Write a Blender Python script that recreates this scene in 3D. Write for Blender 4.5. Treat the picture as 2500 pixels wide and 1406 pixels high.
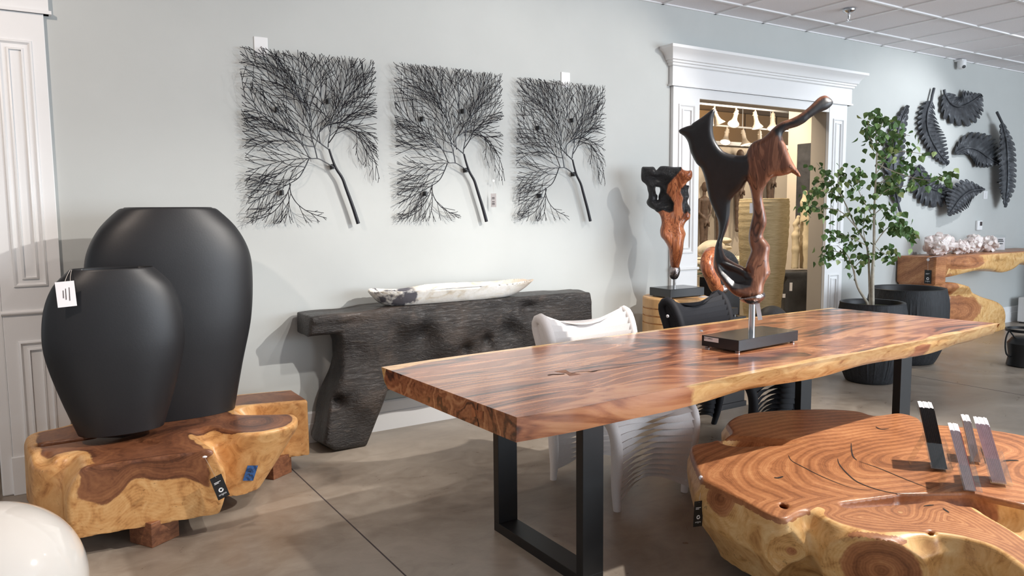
import bpy, math, random
import numpy as np
from mathutils import Matrix, Vector

for _o in list(bpy.data.objects):
    bpy.data.objects.remove(_o, do_unlink=True)
SC = bpy.context.scene
COL = SC.collection

# ---------------------------------------------------------------- camera
FPX, CX, CY = 1850.0, 1250.0, 703.0
ROLL = math.radians(0.54)
PITCH = math.atan((703 - 521) / FPX)
HEAD = math.radians(57.4)
EYE = np.array([0.0, 0.0, 1.5])
FW = np.array([math.cos(HEAD)*math.cos(PITCH), math.sin(HEAD)*math.cos(PITCH), -math.sin(PITCH)])
_r0 = np.array([math.sin(HEAD), -math.cos(HEAD), 0.0])
_u0 = np.cross(_r0, FW)
RT = math.cos(ROLL)*_r0 - math.sin(ROLL)*_u0
UP = math.cos(ROLL)*_u0 + math.sin(ROLL)*_r0
cam = bpy.data.cameras.new('camera')
cam.sensor_width = 36.0
cam.lens = FPX/2500.0*36.0
cam.clip_start = 0.05
cam_o = bpy.data.objects.new('camera', cam)
COL.objects.link(cam_o)
M = Matrix(((RT[0], UP[0], -FW[0], EYE[0]), (RT[1], UP[1], -FW[1], EYE[1]),
            (RT[2], UP[2], -FW[2], EYE[2]), (0, 0, 0, 1)))
cam_o.matrix_world = M
SC.camera = cam_o

# ---------------------------------------------------------------- light
WALL_Y = 4.864
CEIL = 3.245
world = bpy.data.worlds.new('world')
SC.world = world
world.use_nodes = True
world.node_tree.nodes['Background'].inputs[0].default_value = (0.86, 0.93, 1.0, 1)
world.node_tree.nodes['Background'].inputs[1].default_value = 0.54
SC.view_settings.view_transform = 'Standard'
SC.view_settings.look = 'None'
SC.view_settings.exposure = 0.0
SC.view_settings.gamma = 1.0
SC.view_settings.use_curve_mapping = False

def spot(name, loc, tgt, power, color, size, blend=0.4, radius=0.05):
    l = bpy.data.lights.new(name, 'SPOT')
    l.energy = power; l.color = color; l.spot_size = math.radians(size)
    l.spot_blend = blend; l.shadow_soft_size = radius
    o = bpy.data.objects.new(name, l); COL.objects.link(o)
    o.location = loc
    o.rotation_euler = (Vector(tgt)-Vector(loc)).to_track_quat('-Z', 'Y').to_euler()
    return o

def area(name, loc, tgt, power, color, sx, sy):
    l = bpy.data.lights.new(name, 'AREA')
    l.shape = 'RECTANGLE'; l.size = sx; l.size_y = sy
    l.energy = power; l.color = color
    o = bpy.data.objects.new(name, l); COL.objects.link(o)
    o.location = loc
    o.rotation_euler = (Vector(tgt)-Vector(loc)).to_track_quat('-Z', 'Y').to_euler()
    return o

WARM = (1.0, 0.86, 0.70)
NEUT = (1.0, 0.95, 0.89)
# storefront glazing of the shop, behind and to the right of the camera
area('storefront_daylight', (8.5, -4.5, 1.9), (4.5, 4.8, 2.1), 640, (0.80, 0.90, 1.0), 7.0, 3.0)
# ceiling track spots of the shop
spot('spot_over_tables', (4.3, 1.35, 3.2), (2.9, 2.4, 0.4), 610, NEUT, 95, 0.35, 0.035)
spot('spot_on_art', (2.9, 2.7, 3.2), (2.5, 4.86, 1.6), 60, NEUT, 100, 0.7, 0.03)
spot('spot_on_art_far', (5.2, 2.9, 3.2), (3.4, 4.86, 1.5), 92, NEUT, 85, 0.6, 0.03)
spot('spot_on_vases', (-0.9, 2.6, 3.2), (0.1, 4.7, 1.2), 140, (1.0, 0.84, 0.72), 125, 1.0, 0.05)
spot('spot_on_root_table', (2.4, 2.2, 3.2), (0.9, 4.1, 0.4), 150, NEUT, 42, 0.5, 0.05)
spot('spot_on_leaves', (8.9, 3.0, 3.2), (8.2, 4.86, 1.6), 120, (0.95, 0.97, 1.0), 90, 0.6, 0.04)

# ---------------------------------------------------------------- pixel -> place helpers
def ray(x, y):
    return FW + RT*((x-CX)/FPX) - UP*((y-CY)/FPX)
def _on(x, y, a, v):
    d = ray(x, y); return EYE + d*((v-EYE[a])/d[a])
def onx(x, y, v): return _on(x, y, 0, v)
def ony(x, y, v): return _on(x, y, 1, v)
def onz(x, y, v): return _on(x, y, 2, v)
def atd(x, y, d): return EYE + ray(x, y)*d
def onplane(x, y, p0, n):
    d = ray(x, y); return EYE + d*(np.dot(np.array(p0)-EYE, n)/np.dot(d, n))

# ---------------------------------------------------------------- materials
class NT:
    def __init__(s, name):
        s.m = bpy.data.materials.new(name); s.m.use_nodes = True
        s.t = s.m.node_tree; s.b = s.t.nodes['Principled BSDF']
        s.out = s.t.nodes['Material Output']
    def n(s, typ, **kw):
        nd = s.t.nodes.new(typ)
        for k, v in kw.items():
            if k.startswith('i_'):
                s.put(nd.inputs[int(k[2:])] if k[2:].isdigit() else nd.inputs[k[2:].replace('_', ' ')], v)
            else: setattr(nd, k, v)
        return nd
    def put(s, sock, v):
        if hasattr(v, 'is_output') or isinstance(v, bpy.types.NodeSocket): s.t.links.new(v, sock)
        elif v is not None:
            if isinstance(v, (tuple, list)) and len(v) == 3 and sock.type == 'RGBA': v = (*v, 1)
            sock.default_value = v
    def obj(s): return s.n('ShaderNodeTexCoord').outputs['Object']
    def mapv(s, vec, scale=(1, 1, 1), rot=(0, 0, 0), loc=(0, 0, 0)):
        nd = s.n('ShaderNodeMapping'); s.put(nd.inputs[0], vec)
        nd.inputs['Scale'].default_value = scale; nd.inputs['Rotation'].default_value = rot
        nd.inputs['Location'].default_value = loc
        return nd.outputs[0]
    def noise(s, vec, scale=5, detail=4, rough=0.55, dist=0.0, out='Fac'):
        nd = s.n('ShaderNodeTexNoise'); s.put(nd.inputs['Vector'], vec)
        nd.inputs['Scale'].default_value = scale; nd.inputs['Detail'].default_value = detail
        nd.inputs['Roughness'].default_value = rough; nd.inputs['Distortion'].default_value = dist
        return nd.outputs[out]
    def voro(s, vec, scale=5, feature='F1', out='Distance'):
        nd = s.n('ShaderNodeTexVoronoi', feature=feature); s.put(nd.inputs['Vector'], vec)
        nd.inputs['Scale'].default_value = scale
        return nd.outputs[out]
    def ramp(s, fac, stops, interp='LINEAR'):
        nd = s.n('ShaderNodeValToRGB'); s.put(nd.inputs[0], fac); cr = nd.color_ramp
        cr.interpolation = interp
        while len(cr.elements) < len(stops): cr.elements.new(0.5)
        for e, (p, c) in zip(cr.elements, stops):
            e.position = p; e.color = (c, c, c, 1) if not isinstance(c, (tuple, list)) else (*c[:3], 1)
        return nd.outputs[0]
    def mix(s, fac, a, b, mode='MIX'):
        nd = s.n('ShaderNodeMix', data_type='RGBA', blend_type=mode)
        s.put(nd.inputs[0], fac); s.put(nd.inputs[6], a); s.put(nd.inputs[7], b)
        return nd.outputs[2]
    def math(s, op, a, b=None, c=None):
        nd = s.n('ShaderNodeMath', operation=op)
        s.put(nd.inputs[0], a); s.put(nd.inputs[1], b)
        if c is not None: s.put(nd.inputs[2], c)
        return nd.outputs[0]
    def vadd(s, a, b, op='ADD'):
        nd = s.n('ShaderNodeVectorMath', operation=op); s.put(nd.inputs[0], a); s.put(nd.inputs[1], b)
        return nd.outputs[0]
    def attr(s, name, out='Fac'):
        nd = s.n('ShaderNodeAttribute', attribute_name=name); return nd.outputs[out]
    def bump(s, h, strength=0.3, dist=0.01):
        nd = s.n('ShaderNodeBump'); nd.inputs['Strength'].default_value = strength
        nd.inputs['Distance'].default_value = dist; s.put(nd.inputs['Height'], h)
        s.t.links.new(nd.outputs[0], s.b.inputs['Normal'])
    def set(s, col=None, rough=None, metal=None, spec=None, coat=None, coatr=None, trans=None, ior=None, alpha=None, emit=None, estr=None):
        for k, v in (('Base Color', col), ('Roughness', rough), ('Metallic', metal), ('Specular IOR Level', spec),
                     ('Coat Weight', coat), ('Coat Roughness', coatr), ('Transmission Weight', trans), ('IOR', ior), ('Alpha', alpha),
                     ('Emission Color', emit), ('Emission Strength', estr)):
            if v is not None: s.put(s.b.inputs[k], v)
        return s.m

def srgb(r, g, b):
    f = lambda c: (c/255/12.92) if c/255 <= 0.04045 else ((c/255+0.055)/1.055)**2.4
    return (f(r), f(g), f(b))

def plain(name, col, rough=0.5, metal=0.0, spec=0.5, var=0.12, scale=6.0, bumps=0.0, bscale=60.0, coat=None):
    t = NT(name); o = t.obj()
    f = t.noise(o, scale, 5, 0.6)
    c2 = tuple(max(0, c*(1-var)) for c in col); c1 = tuple(min(1, c*(1+var)) for c in col)
    t.set(col=t.ramp(f, [(0.3, c2), (0.7, c1)]), rough=rough, metal=metal, spec=spec, coat=coat)
    if bumps: t.bump(t.noise(o, bscale, 3, 0.6), bumps, 0.004)
    return t.m

MAT = {}
def mk_wall():
    t = NT('sage_wall_paint'); o = t.obj()
    f = t.noise(o, 1.2, 4, 0.6)
    t.set(col=t.ramp(f, [(0.3, srgb(187, 190, 188)), (0.7, srgb(193, 196, 194))]), rough=0.62, spec=0.35)
    t.bump(t.noise(o, 260, 2, 0.6), 0.08, 0.002)
    return t.m
MAT['wall'] = mk_wall()
MAT['white'] = plain('white_trim_paint', srgb(236, 236, 236), 0.38, var=0.012, scale=3)
MAT['tile'] = plain('ceiling_tile_white', srgb(240, 237, 240), 0.85, var=0.04, scale=90, bumps=0.4, bscale=300)
MAT['grid'] = plain('ceiling_grid_white', srgb(240, 240, 242), 0.35, var=0.01)
MAT['taupe'] = plain('taupe_wall_paint', srgb(190, 177, 160), 0.7, var=0.03, scale=1.5)
MAT['gold_wall'] = plain('warm_panel_wall', srgb(226, 190, 150), 0.7, var=0.04, scale=1.0)

def mk_floor():
    t = NT('polished_concrete'); o = t.obj()
    a = t.noise(o, 1.1, 8, 0.62, 0.6); b = t.noise(t.mapv(o, (1, 1.4, 1), (0, 0, 0.5)), 4.5, 8, 0.65, 1.2)
    c = t.math('ADD', t.math('MULTIPLY', a, 0.6), t.math('MULTIPLY', b, 0.4))
    col = t.ramp(c, [(0.30, srgb(120, 107, 95)), (0.45, srgb(147, 135, 122)), (0.56, srgb(163, 152, 139)), (0.72, srgb(182, 171, 158))])
    sp = t.noise(o, 38, 3, 0.7)
    col = t.mix(t.ramp(sp, [(0.66, 0.0), (0.74, 0.35)]), col, srgb(116, 105, 95))
    t.set(col=col, rough=t.ramp(b, [(0.3, 0.26), (0.7, 0.42)]), spec=0.42)
    t.bump(t.noise(o, 25, 5, 0.6), 0.06, 0.003)
    return t.m
MAT['floor'] = mk_floor()

def mk_burl(name, heart=None, sap=None, freq=230.0, sapw=0.045, gloss=0.36, band=True):
    """monkeypod-like wood: 'depth' = depth below the natural outside of the log"""
    heart = heart or [srgb(98, 59, 39), srgb(142, 90, 57), srgb(176, 117, 76), srgb(208, 153, 105)]
    sap = sap or [srgb(172, 120, 66), srgb(222, 174, 112), srgb(242, 208, 152)]
    t = NT(name); o = t.obj()
    d = t.attr('depth')
    w1 = t.noise(o, 3.2, 4, 0.5, 0.6); w2 = t.noise(o, 22, 4, 0.6, 0.5)
    ph = t.math('ADD', t.math('MULTIPLY', d, freq), t.math('ADD', t.math('MULTIPLY', w1, 16.0), t.math('MULTIPLY', w2, 2.4)))
    s1 = t.math('MULTIPLY_ADD', t.math('SINE', ph), 0.5, 0.5)
    s2 = t.math('MULTIPLY_ADD', t.math('SINE', t.math('MULTIPLY', ph, 0.37)), 0.5, 0.5)
    s3 = t.math('MULTIPLY_ADD', t.math('SINE', t.math('MULTIPLY', ph, 3.1)), 0.5, 0.5)
    g = t.math('ADD', t.math('ADD', t.math('MULTIPLY', s1, 0.075), t.math('MULTIPLY', s2, 0.15)), t.math('ADD', t.math('MULTIPLY', s3, 0.07), t.math('ADD', t.math('MULTIPLY', t.noise(o, 3.2, 5), 0.50), t.math('MULTIPLY', t.noise(o, 38, 4, 0.6, 1.0), 0.28))))
    hc = t.ramp(g, [(0.25, heart[0]), (0.42, heart[1]), (0.58, heart[2]), (0.80, heart[3])])
    m = t.noise(o, 9, 6, 0.62, 1.5)
    sc = t.ramp(t.math('ADD', t.math('MULTIPLY', m, 0.9), t.math('MULTIPLY', s3, 0.05)), [(0.28, sap[0]), (0.45, sap[1]), (0.7, sap[2])])
    kn = t.noise(o, 30, 3, 0.5, 2.0)
    sc = t.mix(t.ramp(kn, [(0.66, 0.0), (0.76, 0.6)]), sc, srgb(120, 76, 40))
    lim = t.math('ADD', d, t.math('MULTIPLY', t.math('SUBTRACT', t.noise(o, 7, 6, 0.6), 0.5), 0.05))
    mask = t.math('SMOOTH_MIN', 1.0, t.math('MAXIMUM', 0.0, t.math('MULTIPLY', t.math('SUBTRACT', lim, sapw), 160.0)), 0.01)
    t.set(col=t.mix(mask, sc, hc), rough=gloss, spec=0.45, coat=0.06, coatr=0.3)
    t.bump(t.math('ADD', m, t.math('MULTIPLY', s1, 0.15)), 0.12, 0.004)
    return t.m
MAT['burl'] = mk_burl('monkeypod_burl')
MAT['burl_dark'] = mk_burl('monkeypod_dark_burl', [srgb(56, 32, 24), srgb(92, 56, 38), srgb(126, 80, 54), srgb(160, 108, 72)],
                           [srgb(160, 106, 60), srgb(210, 156, 98), srgb(234, 190, 132)], 130, 0.06)

def mk_table():
    t = NT('live_edge_slab_wood'); o = t.obj(); sap = t.attr('sap')
    warp = t.noise(t.mapv(o, (0.5, 1.1, 1.1)), 1.3, 2, 0.45, 0.2, 'Color')
    v = t.vadd(t.mapv(o, (0.30, 3.2, 3.2)), t.vadd(warp, (0.9, 2.2, 2.2), 'MULTIPLY'))
    a = t.noise(v, 1.5, 3, 0.5, 0.2)
    fine = t.noise(t.vadd(t.mapv(o, (0.9, 26, 26)), t.vadd(warp, (2.0, 14.0, 14.0), 'MULTIPLY')), 2.2, 5, 0.65)
    wv = t.math('MULTIPLY_ADD', t.math('SINE', t.math('MULTIPLY', a, 75.0)), 0.5, 0.5)
    w2 = t.math('MULTIPLY_ADD', t.math('SINE', t.math('MULTIPLY', a, 27.0)), 0.5, 0.5)
    g = t.math('ADD', t.math('MULTIPLY', w2, 0.30), t.math('ADD', t.math('MULTIPLY', wv, 0.20), t.math('MULTIPLY', fine, 0.55)))
    hc = t.ramp(g, [(0.24, srgb(62, 34, 25)), (0.36, srgb(104, 59, 41)), (0.48, srgb(146, 88, 59)), (0.64, srgb(178, 116, 80)), (0.8, srgb(196, 138, 98))])
    m = t.noise(t.mapv(o, (1.0, 2.4, 3.5)), 7, 6, 0.62, 1.2)
    sc = t.ramp(m, [(0.28, srgb(150, 96, 54)), (0.42, srgb(204, 156, 98)), (0.66, srgb(228, 188, 130))])
    lim = t.math('ADD', sap, t.math('MULTIPLY', t.math('SUBTRACT', t.noise(o, 6, 5, 0.6), 0.5), 0.35))
    mask = t.ramp(lim, [(0.47, 0.0), (0.53, 1.0)])
    t.set(col=t.mix(mask, hc, sc), rough=0.24, spec=0.5, coat=0.5, coatr=0.16)
    t.bump(fine, 0.04, 0.002)
    return t.m
MAT['table'] = mk_table()
MAT['metal_black'] = plain('black_powder_steel', srgb(30, 31, 33), 0.42, 0.2, 0.5, 0.06, 30)
MAT['metal_rod'] = plain('black_painted_rod', srgb(30, 30, 38), 0.45, 0.1, 0.5, 0.1, 30)
MAT['vase'] = plain('matte_black_resin', srgb(27, 27, 30), 0.46, 0, 0.5, 0.08, 5, 0.06, 120)
MAT['chrome'] = plain('polished_steel', srgb(206, 206, 208), 0.16, 1.0, 0.5, 0.03, 5)
MAT['chrome_rough'] = plain('hammered_silver', srgb(150, 140, 138), 0.22, 1.0, 0.5, 0.35, 40, 1.0, 60)
MAT['base_black'] = plain('black_lacquer_wood', srgb(36, 36, 38), 0.2, 0, 0.5, 0.05, 10)
MAT['paper'] = plain('white_card', srgb(238, 234, 236), 0.6, var=0.02)
MAT['ink'] = plain('dark_print', srgb(70, 62, 62), 0.7, var=0.05)
MAT['tagblack'] = plain('black_card', srgb(26, 25, 25), 0.5, var=0.05)
MAT['print_white'] = plain('white_print', srgb(235, 235, 235), 0.6, var=0.02)
MAT['bluetape'] = plain('blue_masking_tape', srgb(52, 92, 150), 0.7, var=0.12, scale=40)
MAT['nylon'] = plain('clear_nylon_thread', srgb(215, 205, 195), 0.35, var=0.03)
MAT['dark_gap'] = plain('dark_wood_void', srgb(34, 20, 14), 0.8, var=0.2, scale=30)
MAT['plastic_white'] = plain('white_plastic', srgb(232, 233, 234), 0.35, var=0.02)

def mk_ebony():
    t = NT('burnt_black_wood'); o = t.obj()
    a = t.noise(t.mapv(o, (1, 1, 1.0)), 3.0, 8, 0.62, 1.0)
    g = t.noise(t.mapv(o, (3, 10, 14), (0, 0.4, 0)), 4, 6, 0.65, 1.5)
    col = t.ramp(a, [(0.3, srgb(22, 20, 21)), (0.52, srgb(43, 38, 36)), (0.72, srgb(78, 67, 60))])
    col = t.mix(t.ramp(g, [(0.56, 0.0), (0.74, 0.5)]), col, srgb(118, 106, 96))
    t.set(col=col, rough=t.ramp(g, [(0.3, 0.28), (0.7, 0.5)]), spec=0.55)
    t.bump(t.math('ADD', g, t.math('MULTIPLY', t.noise(o, 30, 5, 0.6), 0.5)), 0.75, 0.012)
    return t.m
MAT['ebony'] = mk_ebony()

def mk_carved(name, brown, stripes=None):
    """'char' attribute: 1 = scorched black, 0 = bare oiled wood"""
    t = NT(name); o = t.obj(); ch = t.attr('char')
    a = t.noise(t.mapv(o, (7, 7, 1.1), (0, 0.1, 0)), 2.4, 6, 0.6, 1.0)
    s = t.math('MULTIPLY_ADD', t.math('SINE', t.math('MULTIPLY', a, stripes or 26.0)), 0.5, 0.5)
    g = t.math('ADD', t.math('MULTIPLY', a, 0.7), t.math('MULTIPLY', s, 0.3))
    bc = t.ramp(g, [(0.2, brown[0]), (0.45, brown[1]), (0.8, brown[2])])
    bk = t.ramp(t.noise(o, 6, 5, 0.6), [(0.3, srgb(20, 21, 24)), (0.7, srgb(38, 38, 42))])
    crk = t.noise(t.mapv(o, (5, 5, 0.9)), 3.2, 2, 0.5, 0.8)
    bc = t.mix(t.ramp(crk, [(0.485, 0.0), (0.5, 0.85), (0.515, 0.0)]), bc, srgb(52, 28, 18))
    t.set(col=t.mix(ch, bc, bk), rough=t.mix(ch, (0.3, 0.3, 0.3), (0.44, 0.44, 0.44)), spec=0.5, coat=0.15, coatr=0.25)
    if stripes: t.bump(t.math('MULTIPLY', ch, t.noise(t.mapv(o, (1, 1, 1.6)), 26, 6, 0.65, 1.5)), 0.9, 0.02)
    else: t.bump(s, 0.06, 0.004)
    return t.m
MAT['carved'] = mk_carved('carved_root_wood', [srgb(92, 56, 40), srgb(126, 82, 60), srgb(160, 112, 86)])
MAT['carved_red'] = mk_carved('carved_striped_wood', [srgb(88, 44, 28), srgb(164, 92, 56), srgb(204, 132, 86)], 40.0)

def mk_block():
    t = NT('brown_block_wood'); o = t.obj()
    a = t.noise(t.mapv(o, (3, 14, 14), (0, 0.2, 0.3)), 3, 5, 0.6, 0.8)
    t.set(col=t.ramp(a, [(0.3, srgb(96, 58, 40)), (0.6, srgb(140, 92, 64)), (0.8, srgb(170, 120, 86))]), rough=0.45)
    return t.m
MAT['block'] = mk_block()
# ---------------------------------------------------------------- mesh helpers
class MB:
    def __init__(s): s.v = []; s.f = []; s.k = 0
    def add(s, v, f):
        v = [tuple(map(float, p)) for p in v]
        s.v += v; k = s.k; s.f += [tuple(i+k for i in q) for q in f]; s.k += len(v); return s
    def box(s, lo, hi, rz=0.0, c=None):
        x0, y0, z0 = lo; x1, y1, z1 = hi
        v = [(x0, y0, z0), (x1, y0, z0), (x1, y1, z0), (x0, y1, z0), (x0, y0, z1), (x1, y0, z1), (x1, y1, z1), (x0, y1, z1)]
        if rz:
            c = c or ((x0+x1)/2, (y0+y1)/2); cs, sn = math.cos(rz), math.sin(rz)
            v = [(c[0]+(x-c[0])*cs-(y-c[1])*sn, c[1]+(x-c[0])*sn+(y-c[1])*cs, z) for x, y, z in v]
        return s.add(v, [(0, 3, 2, 1), (4, 5, 6, 7), (0, 1, 5, 4), (1, 2, 6, 5), (2, 3, 7, 6), (3, 0, 4, 7)])
    def tube(s, pts, rad, n=8, cap=True, flat=1.0):
        P = np.array(pts, float); m = len(P)
        r = np.full(m, rad, float) if np.isscalar(rad) else np.array(rad, float)
        T = np.gradient(P, axis=0); T /= np.linalg.norm(T, axis=1)[:, None]+1e-12
        a = np.array([0, 0, 1.0]) if abs(T[0][2]) < 0.9 else np.array([1.0, 0, 0])
        N = np.cross(T[0], a); N /= np.linalg.norm(N)
        th = np.arange(n)*2*math.pi/n; V = []
        for i in range(m):
            N = N - T[i]*np.dot(N, T[i]); N /= np.linalg.norm(N)+1e-12; B = np.cross(T[i], N)
            V += [P[i]+r[i]*(math.cos(t)*N+flat*math.sin(t)*B) for t in th]
        F = [(i*n+j, i*n+(j+1) % n, (i+1)*n+(j+1) % n, (i+1)*n+j) for i in range(m-1) for j in range(n)]
        if cap: F += [tuple(range(n-1, -1, -1)), tuple((m-1)*n+j for j in range(n))]
        return s.add(V, F)
    def lathe(s, prof, c=(0, 0, 0), n=40, sx=1.0, sy=1.0, cap0=False, cap1=False, f=None):
        V = []
        for i, (r, z) in enumerate(prof):
            for j in range(n):
                t = 2*math.pi*j/n; q = r if f is None else f(r, z, t, i)
                V.append((c[0]+q*math.cos(t)*sx, c[1]+q*math.sin(t)*sy, c[2]+z))
        m = len(prof)
        F = [(i*n+j, i*n+(j+1) % n, (i+1)*n+(j+1) % n, (i+1)*n+j) for i in range(m-1) for j in range(n)]
        if cap0: F.append(tuple(range(n-1, -1, -1)))
        if cap1: F.append(tuple((m-1)*n+j for j in range(n)))
        return s.add(V, F)
    def prism(s, poly, lo, hi, frame=None):
        """poly in (a,b), extruded lo..hi along c; frame maps (a,b,c)->xyz"""
        fr = frame or (lambda a, b, c: (a, b, c)); n = len(poly)
        V = [fr(a, b, lo) for a, b in poly]+[fr(a, b, hi) for a, b in poly]
        F = [tuple(range(n-1, -1, -1)), tuple(range(n, 2*n))]+[(i, (i+1) % n, n+(i+1) % n, n+i) for i in range(n)]
        return s.add(V, F)

def wloc(o):
    l = Vector((0, 0, 0))
    while o is not None: l += o.location; o = o.parent
    return np.array(l)

def mesh_obj(name, v, f, mat, parent=None, smooth=None, attrs=None, local=False, bevel=0.0, seg=2):
    """v in world space unless local; stored relative to the parent's place"""
    me = bpy.data.meshes.new(name)
    V = np.array(v, float).reshape(-1, 3)
    if parent is not None and not local: V = V - wloc(parent)
    me.from_pydata([tuple(p) for p in V], [], [tuple(map(int, q)) for q in f]); me.update()
    if mat is not None: me.materials.append(MAT[mat] if isinstance(mat, str) else mat)
    if attrs:
        for k, a in attrs.items():
            at = me.attributes.new(k, 'FLOAT', 'POINT'); at.data.foreach_set('value', np.asarray(a, np.float32))
    if smooth is not None:
        me.shade_smooth()
        if smooth < 179: me.set_sharp_from_angle(angle=math.radians(smooth))
    o = bpy.data.objects.new(name, me); COL.objects.link(o)
    if parent is not None: o.parent = parent
    if bevel:
        b = o.modifiers.new('bevel', 'BEVEL'); b.width = bevel; b.segments = seg; b.limit_method = 'ANGLE'
    return o

def build(name, mb, mat, parent=None, smooth=None, **k):
    return mesh_obj(name, mb.v, mb.f, mat, parent, smooth, **k)

def tag(o, label=None, cat=None, group=None, kind=None):
    if label: o['label'] = label
    if cat: o['category'] = cat
    if group: o['group'] = group
    if kind: o['kind'] = kind
    return o

def thing(name, label, cat, loc=(0, 0, 0), group=None, rz=0.0):
    o = bpy.data.objects.new(name, None); COL.objects.link(o)
    o.empty_display_size = 0.1
    o.location = tuple(map(float, loc)); o.rotation_euler = (0, 0, rz)
    return tag(o, label, cat, group)

def struct(o):
    o['kind'] = 'structure'; return o

def cr(pts, n=8, closed=True):
    P = np.array(pts, float); m = len(P); out = []
    rng = range(m) if closed else range(m-1)
    for i in rng:
        g = (lambda k: P[k % m]) if closed else (lambda k: P[min(max(k, 0), m-1)])
        a, b, c, d = g(i-1), g(i), g(i+1), g(i+2)
        for t in np.arange(n)/n:
            out.append(0.5*((2*b)+(-a+c)*t+(2*a-5*b+4*c-d)*t*t+(-a+3*b-3*c+d)*t**3))
    if not closed: out.append(P[-1])
    return np.array(out)

# ---- implicit surfaces
_rs = np.random.RandomState(5)
_GR = [(_rs.randn(24, 3), _rs.rand(24)*6.283) for _ in range(8)]
def wob(x, y, z, f=1.0, k=0):
    """cheap smooth noise in about [-1,1]"""
    D, p = _GR[k % 8]; r = 0
    for i in range(6):
        d = D[i]*f*4; r = r+np.sin(x*d[0]+y*d[1]+z*d[2]+p[i])
    return r/2.6
def smin(a, b, k):
    h = np.clip(0.5+0.5*(b-a)/k, 0, 1); return b*(1-h)+a*h-k*h*(1-h)
def smax(a, b, k): return -smin(-a, -b, k)
def ell(x, y, z, c, r):
    dx, dy, dz = (x-c[0])/r[0], (y-c[1])/r[1], (z-c[2])/r[2]
    q = np.sqrt(dx*dx+dy*dy+dz*dz)+1e-9
    g = np.sqrt((dx/r[0])**2+(dy/r[1])**2+(dz/r[2])**2)+1e-9
    return q*(q-1)/g
def caps(x, y, z, a, b, ra, rb):
    a = np.array(a, float); b = np.array(b, float); d = b-a; L = d@d
    t = np.clip(((x-a[0])*d[0]+(y-a[1])*d[1]+(z-a[2])*d[2])/L, 0, 1)
    return np.sqrt((x-a[0]-t*d[0])**2+(y-a[1]-t*d[1])**2+(z-a[2]-t*d[2])**2)-(ra+(rb-ra)*t)
def rbox(x, y, z, c, h, r, rz=0.0):
    cs, sn = math.cos(rz), math.sin(rz); u, w = x-c[0], y-c[1]
    px, py, pz = np.abs(u*cs+w*sn)-h[0]+r, np.abs(-u*sn+w*cs)-h[1]+r, np.abs(z-c[2])-h[2]+r
    return np.sqrt(np.maximum(px, 0)**2+np.maximum(py, 0)**2+np.maximum(pz, 0)**2)+np.minimum(np.maximum(np.maximum(px, py), pz), 0)-r

class Poly:
    """signed distance (negative inside) to a closed 2-D outline, sampled on a grid"""
    def __init__(s, pts, holes=(), res=0.006, pad=0.3):
        P = np.array(pts, float); s.lo = P.min(0)-pad; s.res = res
        n = np.ceil((P.max(0)+pad-s.lo)/res).astype(int)+2
        X, Y = np.meshgrid(s.lo[0]+np.arange(n[0])*res, s.lo[1]+np.arange(n[1])*res, indexing='ij')
        d = s._sd(X, Y, P)
        for h in holes: d = np.maximum(d, -s._sd(X, Y, np.array(h, float)))
        s.g = d
    @staticmethod
    def _sd(X, Y, P):
        best = np.full(X.shape, 1e9); ins = np.zeros(X.shape, bool); m = len(P)
        for i in range(m):
            a, b = P[i], P[(i+1) % m]; d = b-a; L = d@d+1e-15
            t = np.clip(((X-a[0])*d[0]+(Y-a[1])*d[1])/L, 0, 1)
            best = np.minimum(best, (X-a[0]-t*d[0])**2+(Y-a[1]-t*d[1])**2)
            if a[1] != b[1]:
                c = ((a[1] > Y) != (b[1] > Y)) & (X < (b[0]-a[0])*(Y-a[1])/(b[1]-a[1])+a[0])
                ins ^= c
        return np.where(ins, -1, 1)*np.sqrt(best)
    def __call__(s, u, v):
        a = (u-s.lo[0])/s.res; b = (v-s.lo[1])/s.res
        a = np.clip(a, 0, s.g.shape[0]-1.001); b = np.clip(b, 0, s.g.shape[1]-1.001)
        i = a.astype(int); j = b.astype(int); fa = a-i; fb = b-j; g = s.g
        return (g[i, j]*(1-fa)+g[i+1, j]*fa)*(1-fb)+(g[i, j+1]*(1-fa)+g[i+1, j+1]*fa)*fb

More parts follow.
